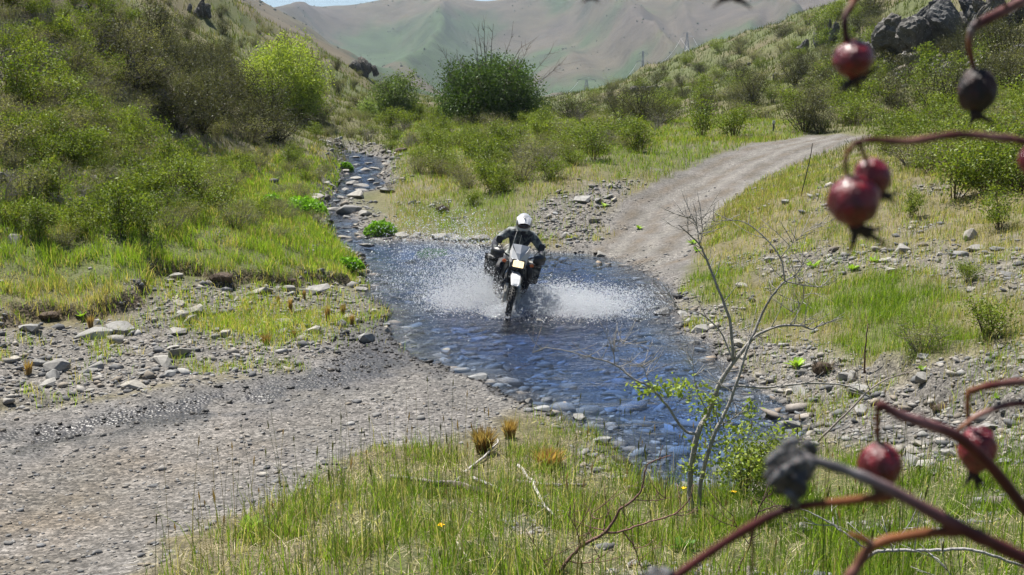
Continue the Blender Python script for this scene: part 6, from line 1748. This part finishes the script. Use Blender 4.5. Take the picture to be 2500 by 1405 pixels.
# clods of earth with roots; dark lumps stand in for shade under the turf edge
M_EARTH = mat_simple('dark_earth', (0.085, 0.06, 0.042), 0.95, noise=0.5, nscale=18, bump=0.8, bscale=30)
for px, py, w, h, lab in [(2010,915,60,46,'brown clod of earth with roots hanging over the stony bank'), (2300,1005,70,22,'dark overhanging earth lip on the stony bank'), (535,690,80,34,'dark earth lump standing in for the shaded hollow under the broken turf edge'), (110,778,90,24,'dark earth lip under the turf behind the pale slabs'), (700,692,56,20,'dark earth lump standing in for undercut shade at the turf edge near the stream mouth'), (1080,522,40,30,'dark earth clod at the edge of the verge beside the ford'), (980,372,50,14,'dark earth bank lip beside the upper stream')]:
    p = hit(px, py); k = p[1] / FPX; root = empty('earth_clod', p, lab, 'earth')
    r = np.random.default_rng(int(px))
    me = hull_rock(int(px), 30, .8, 1, .04); me.materials.clear(); me.materials.append(M_EARTH)
    o = link('soil', me, None, root, (0, .04, h * k * .3)); o.scale = (w * k * .5, w * k * .4, h * k * .6)
    g = Geo()
    for j in range(70 if h > 20 else 0):
        a = r.uniform(0, 6.28); c = np.array([math.cos(a) * w * k * .42, math.sin(a) * w * k * .34, h * k * r.uniform(.3, .85)])
        g.tube([c * .8, c * 1.06 + np.array([0, 0, .01]), c * 1.12 + np.array([0, 0, -h * k * r.uniform(.1, .5)])], [.003, .0025, .001], 3, np.array((0.2, 0.15, 0.09)) * r.uniform(.5, 1.4))
    if h > 20: link('roots', g.mesh('roots'), M_WOOD, root)['kind'] = 'stuff'
# ================================================================== PYLONS, WIRES, MARKER POST, HAZE
M_STEEL = mat_simple('galvanised_steel', (0.22, 0.22, 0.23), 0.5, metal=0.6, noise=0.2, nscale=2)
M_WIRE = mat_simple('aluminium_wire', (0.75, 0.75, 0.76), 0.35, metal=0.8, noise=0.1, nscale=1)
def mount_z(x, Y): return float(Hmount(np.array([x]), np.array([Y]))[0])
def pylon(label, px, topy, Y, arm_w, nseg=7, basew=5.0, delta=False):
    t = atY(px, topy, Y); z0 = mount_z(t[0], Y); H = t[2] - z0
    root = empty('power_pylon', (t[0], Y, z0), label, 'pylon')
    def w(f): return basew * (1 - f) ** 1.3 * .5 + .45
    legs = []
    for sx, sy in ((-1, -1), (1, -1), (1, 1), (-1, 1)):
        g = Geo(); g.tube([(sx * w(f), sy * w(f), f * H - (.5 if f == 0 else 0)) for f in np.linspace(0, .97, nseg + 1)], .22, 4); link('leg', g.mesh('leg'), M_STEEL, root)
    g = Geo()
    fs = np.linspace(0, .97, nseg + 1)
    for a, b in zip(fs[:-1], fs[1:]):
        cs = ((-1, -1), (1, -1), (1, 1), (-1, 1))
        for k in range(4):
            (x0, y0), (x1, y1) = cs[k], cs[(k + 1) % 4]
            g.tube([(x0 * w(a), y0 * w(a), a * H), (x1 * w(b), y1 * w(b), b * H)], .13, 3); g.tube([(x1 * w(a), y1 * w(a), a * H), (x0 * w(b), y0 * w(b), b * H)], .13, 3)
            g.tube([(x0 * w(b), y0 * w(b), b * H), (x1 * w(b), y1 * w(b), b * H)], .13, 3)
    link('bracing', g.mesh('bracing'), M_STEEL, root)
    arms = []
    for f, k in ((.80, 1.0), (.93, .7)) if not delta else ((.97, 1.0),):
        for s in (-1, 1):
            g = Geo(); e = (s * arm_w * k, 0, f * H)
            g.tube([(0, -.5, f * H), e], .16, 3); g.tube([(0, .5, f * H), e], .16, 3); g.tube([(0, 0, f * H + 1.8), e], .14, 3)
            g.tube([e, (e[0], 0, e[2] - 2.0)], .12, 4)
            link('cross_arm', g.mesh('cross_arm'), M_STEEL, root); arms.append(np.array([e[0] + t[0], Y, e[2] - 2.0 + z0]))
    return arms
A1 = pylon('tallest lattice pylon on the mountain foot above the scrubby skyline', 1678, 78, 1150, 6.5)
A2 = pylon('fainter lattice pylon on the green lower slope', 1570, 120, 1060, 6.0)
A3 = pylon('wide-armed lattice pylon low behind the shoulder of the scrubby hill', 1432, 194, 820, 6.8, 5, 5.0, True)
def wire(label, a, b, sag):
    P = a + (b - a) * np.linspace(0, 1, 24)[:, None]; P[:, 2] -= sag * (1 - (np.linspace(-1, 1, 24)) ** 2)
    g = Geo(); g.tube(P - P[0], .11, 4)
    tag(link('power_line', g.mesh('power_line', True), M_WIRE, None, tuple(P[0])), label, 'power line')
wire('bright power line running from the outer arm of the tallest pylon to the skyline', A1[0], atY(1790, 165, 560), 8)
wire('bright power line running from the near arm of the tallest pylon to the skyline', A1[1], atY(1812, 160, 560), 8)
wire('thin power line strung from the fainter pylon to the tallest pylon', A2[1], A1[0], 9)
wire('thin power line strung from the wide-armed pylon to the fainter pylon', A3[1], A2[0], 10)
wire('power line leaving the wide-armed pylon towards the willow side', A3[0], atY(1330, 225, 700), 6)
p = hit(1888, 322); k = p[1] / FPX
mp = empty('marker_post', p, 'small white-topped marker post in the grass beside the road crest', 'post')
boxes('post', mat_simple('weathered_post', (0.16, 0.14, 0.12), 0.8, noise=.3), mp, [((0, 0, .15), (.07, .05, .38))], .006)
boxes('reflector', M_WHITE, mp, [((0, -.004, .36), (.10, .062, .12))], .006)
# dark scrub freckles on the far mountain, too far to tell apart
r = np.random.default_rng(951)
x = r.uniform(-520, 620, 26000); Y = r.uniform(600, 1850, 26000)
keep = (fbm(x / 110, Y / 110, 3, 953) + .35 * r.random(26000)) > .42
x, Y = x[keep][:1600], Y[keep][:1600]; z = Hmount(x, Y)
sz = r.uniform(.5, 1.9, len(x))
g = pebble_field('mountain_scrub', x, Y, z, sz, np.array((0.045, 0.06, 0.03)) * r.uniform(.6, 1.5, (len(x), 1)), .8, 955, M_GRAVEL)
tag(g, 'dark scrub freckling the far mountain side', 'scrub')
# air between here and the mountains
m, nt, out = nodes('haze_air')
pv = N(nt, 'ShaderNodeVolumePrincipled')
pv.inputs['Color'].default_value = (0.72, 0.84, 1.0, 1)
pv.inputs['Density'].default_value = 0.00015
pv.inputs['Anisotropy'].default_value = 0.2
L(nt, pv.outputs[0], out.inputs['Volume'])
ztop = max(float(MH.max()), float(GH.max())) + 8
bm = bmesh.new(); bmesh.ops.create_cube(bm, size=1, matrix=Matrix.Translation((0, 1140, (ztop - 30) / 2)) @ Matrix.Diagonal((3000, 2360, ztop + 30, 1)))
hz = bm_obj('haze', bm, m); tag(hz, 'pale blue haze filling the air of the valley', 'haze', None, 'stuff')
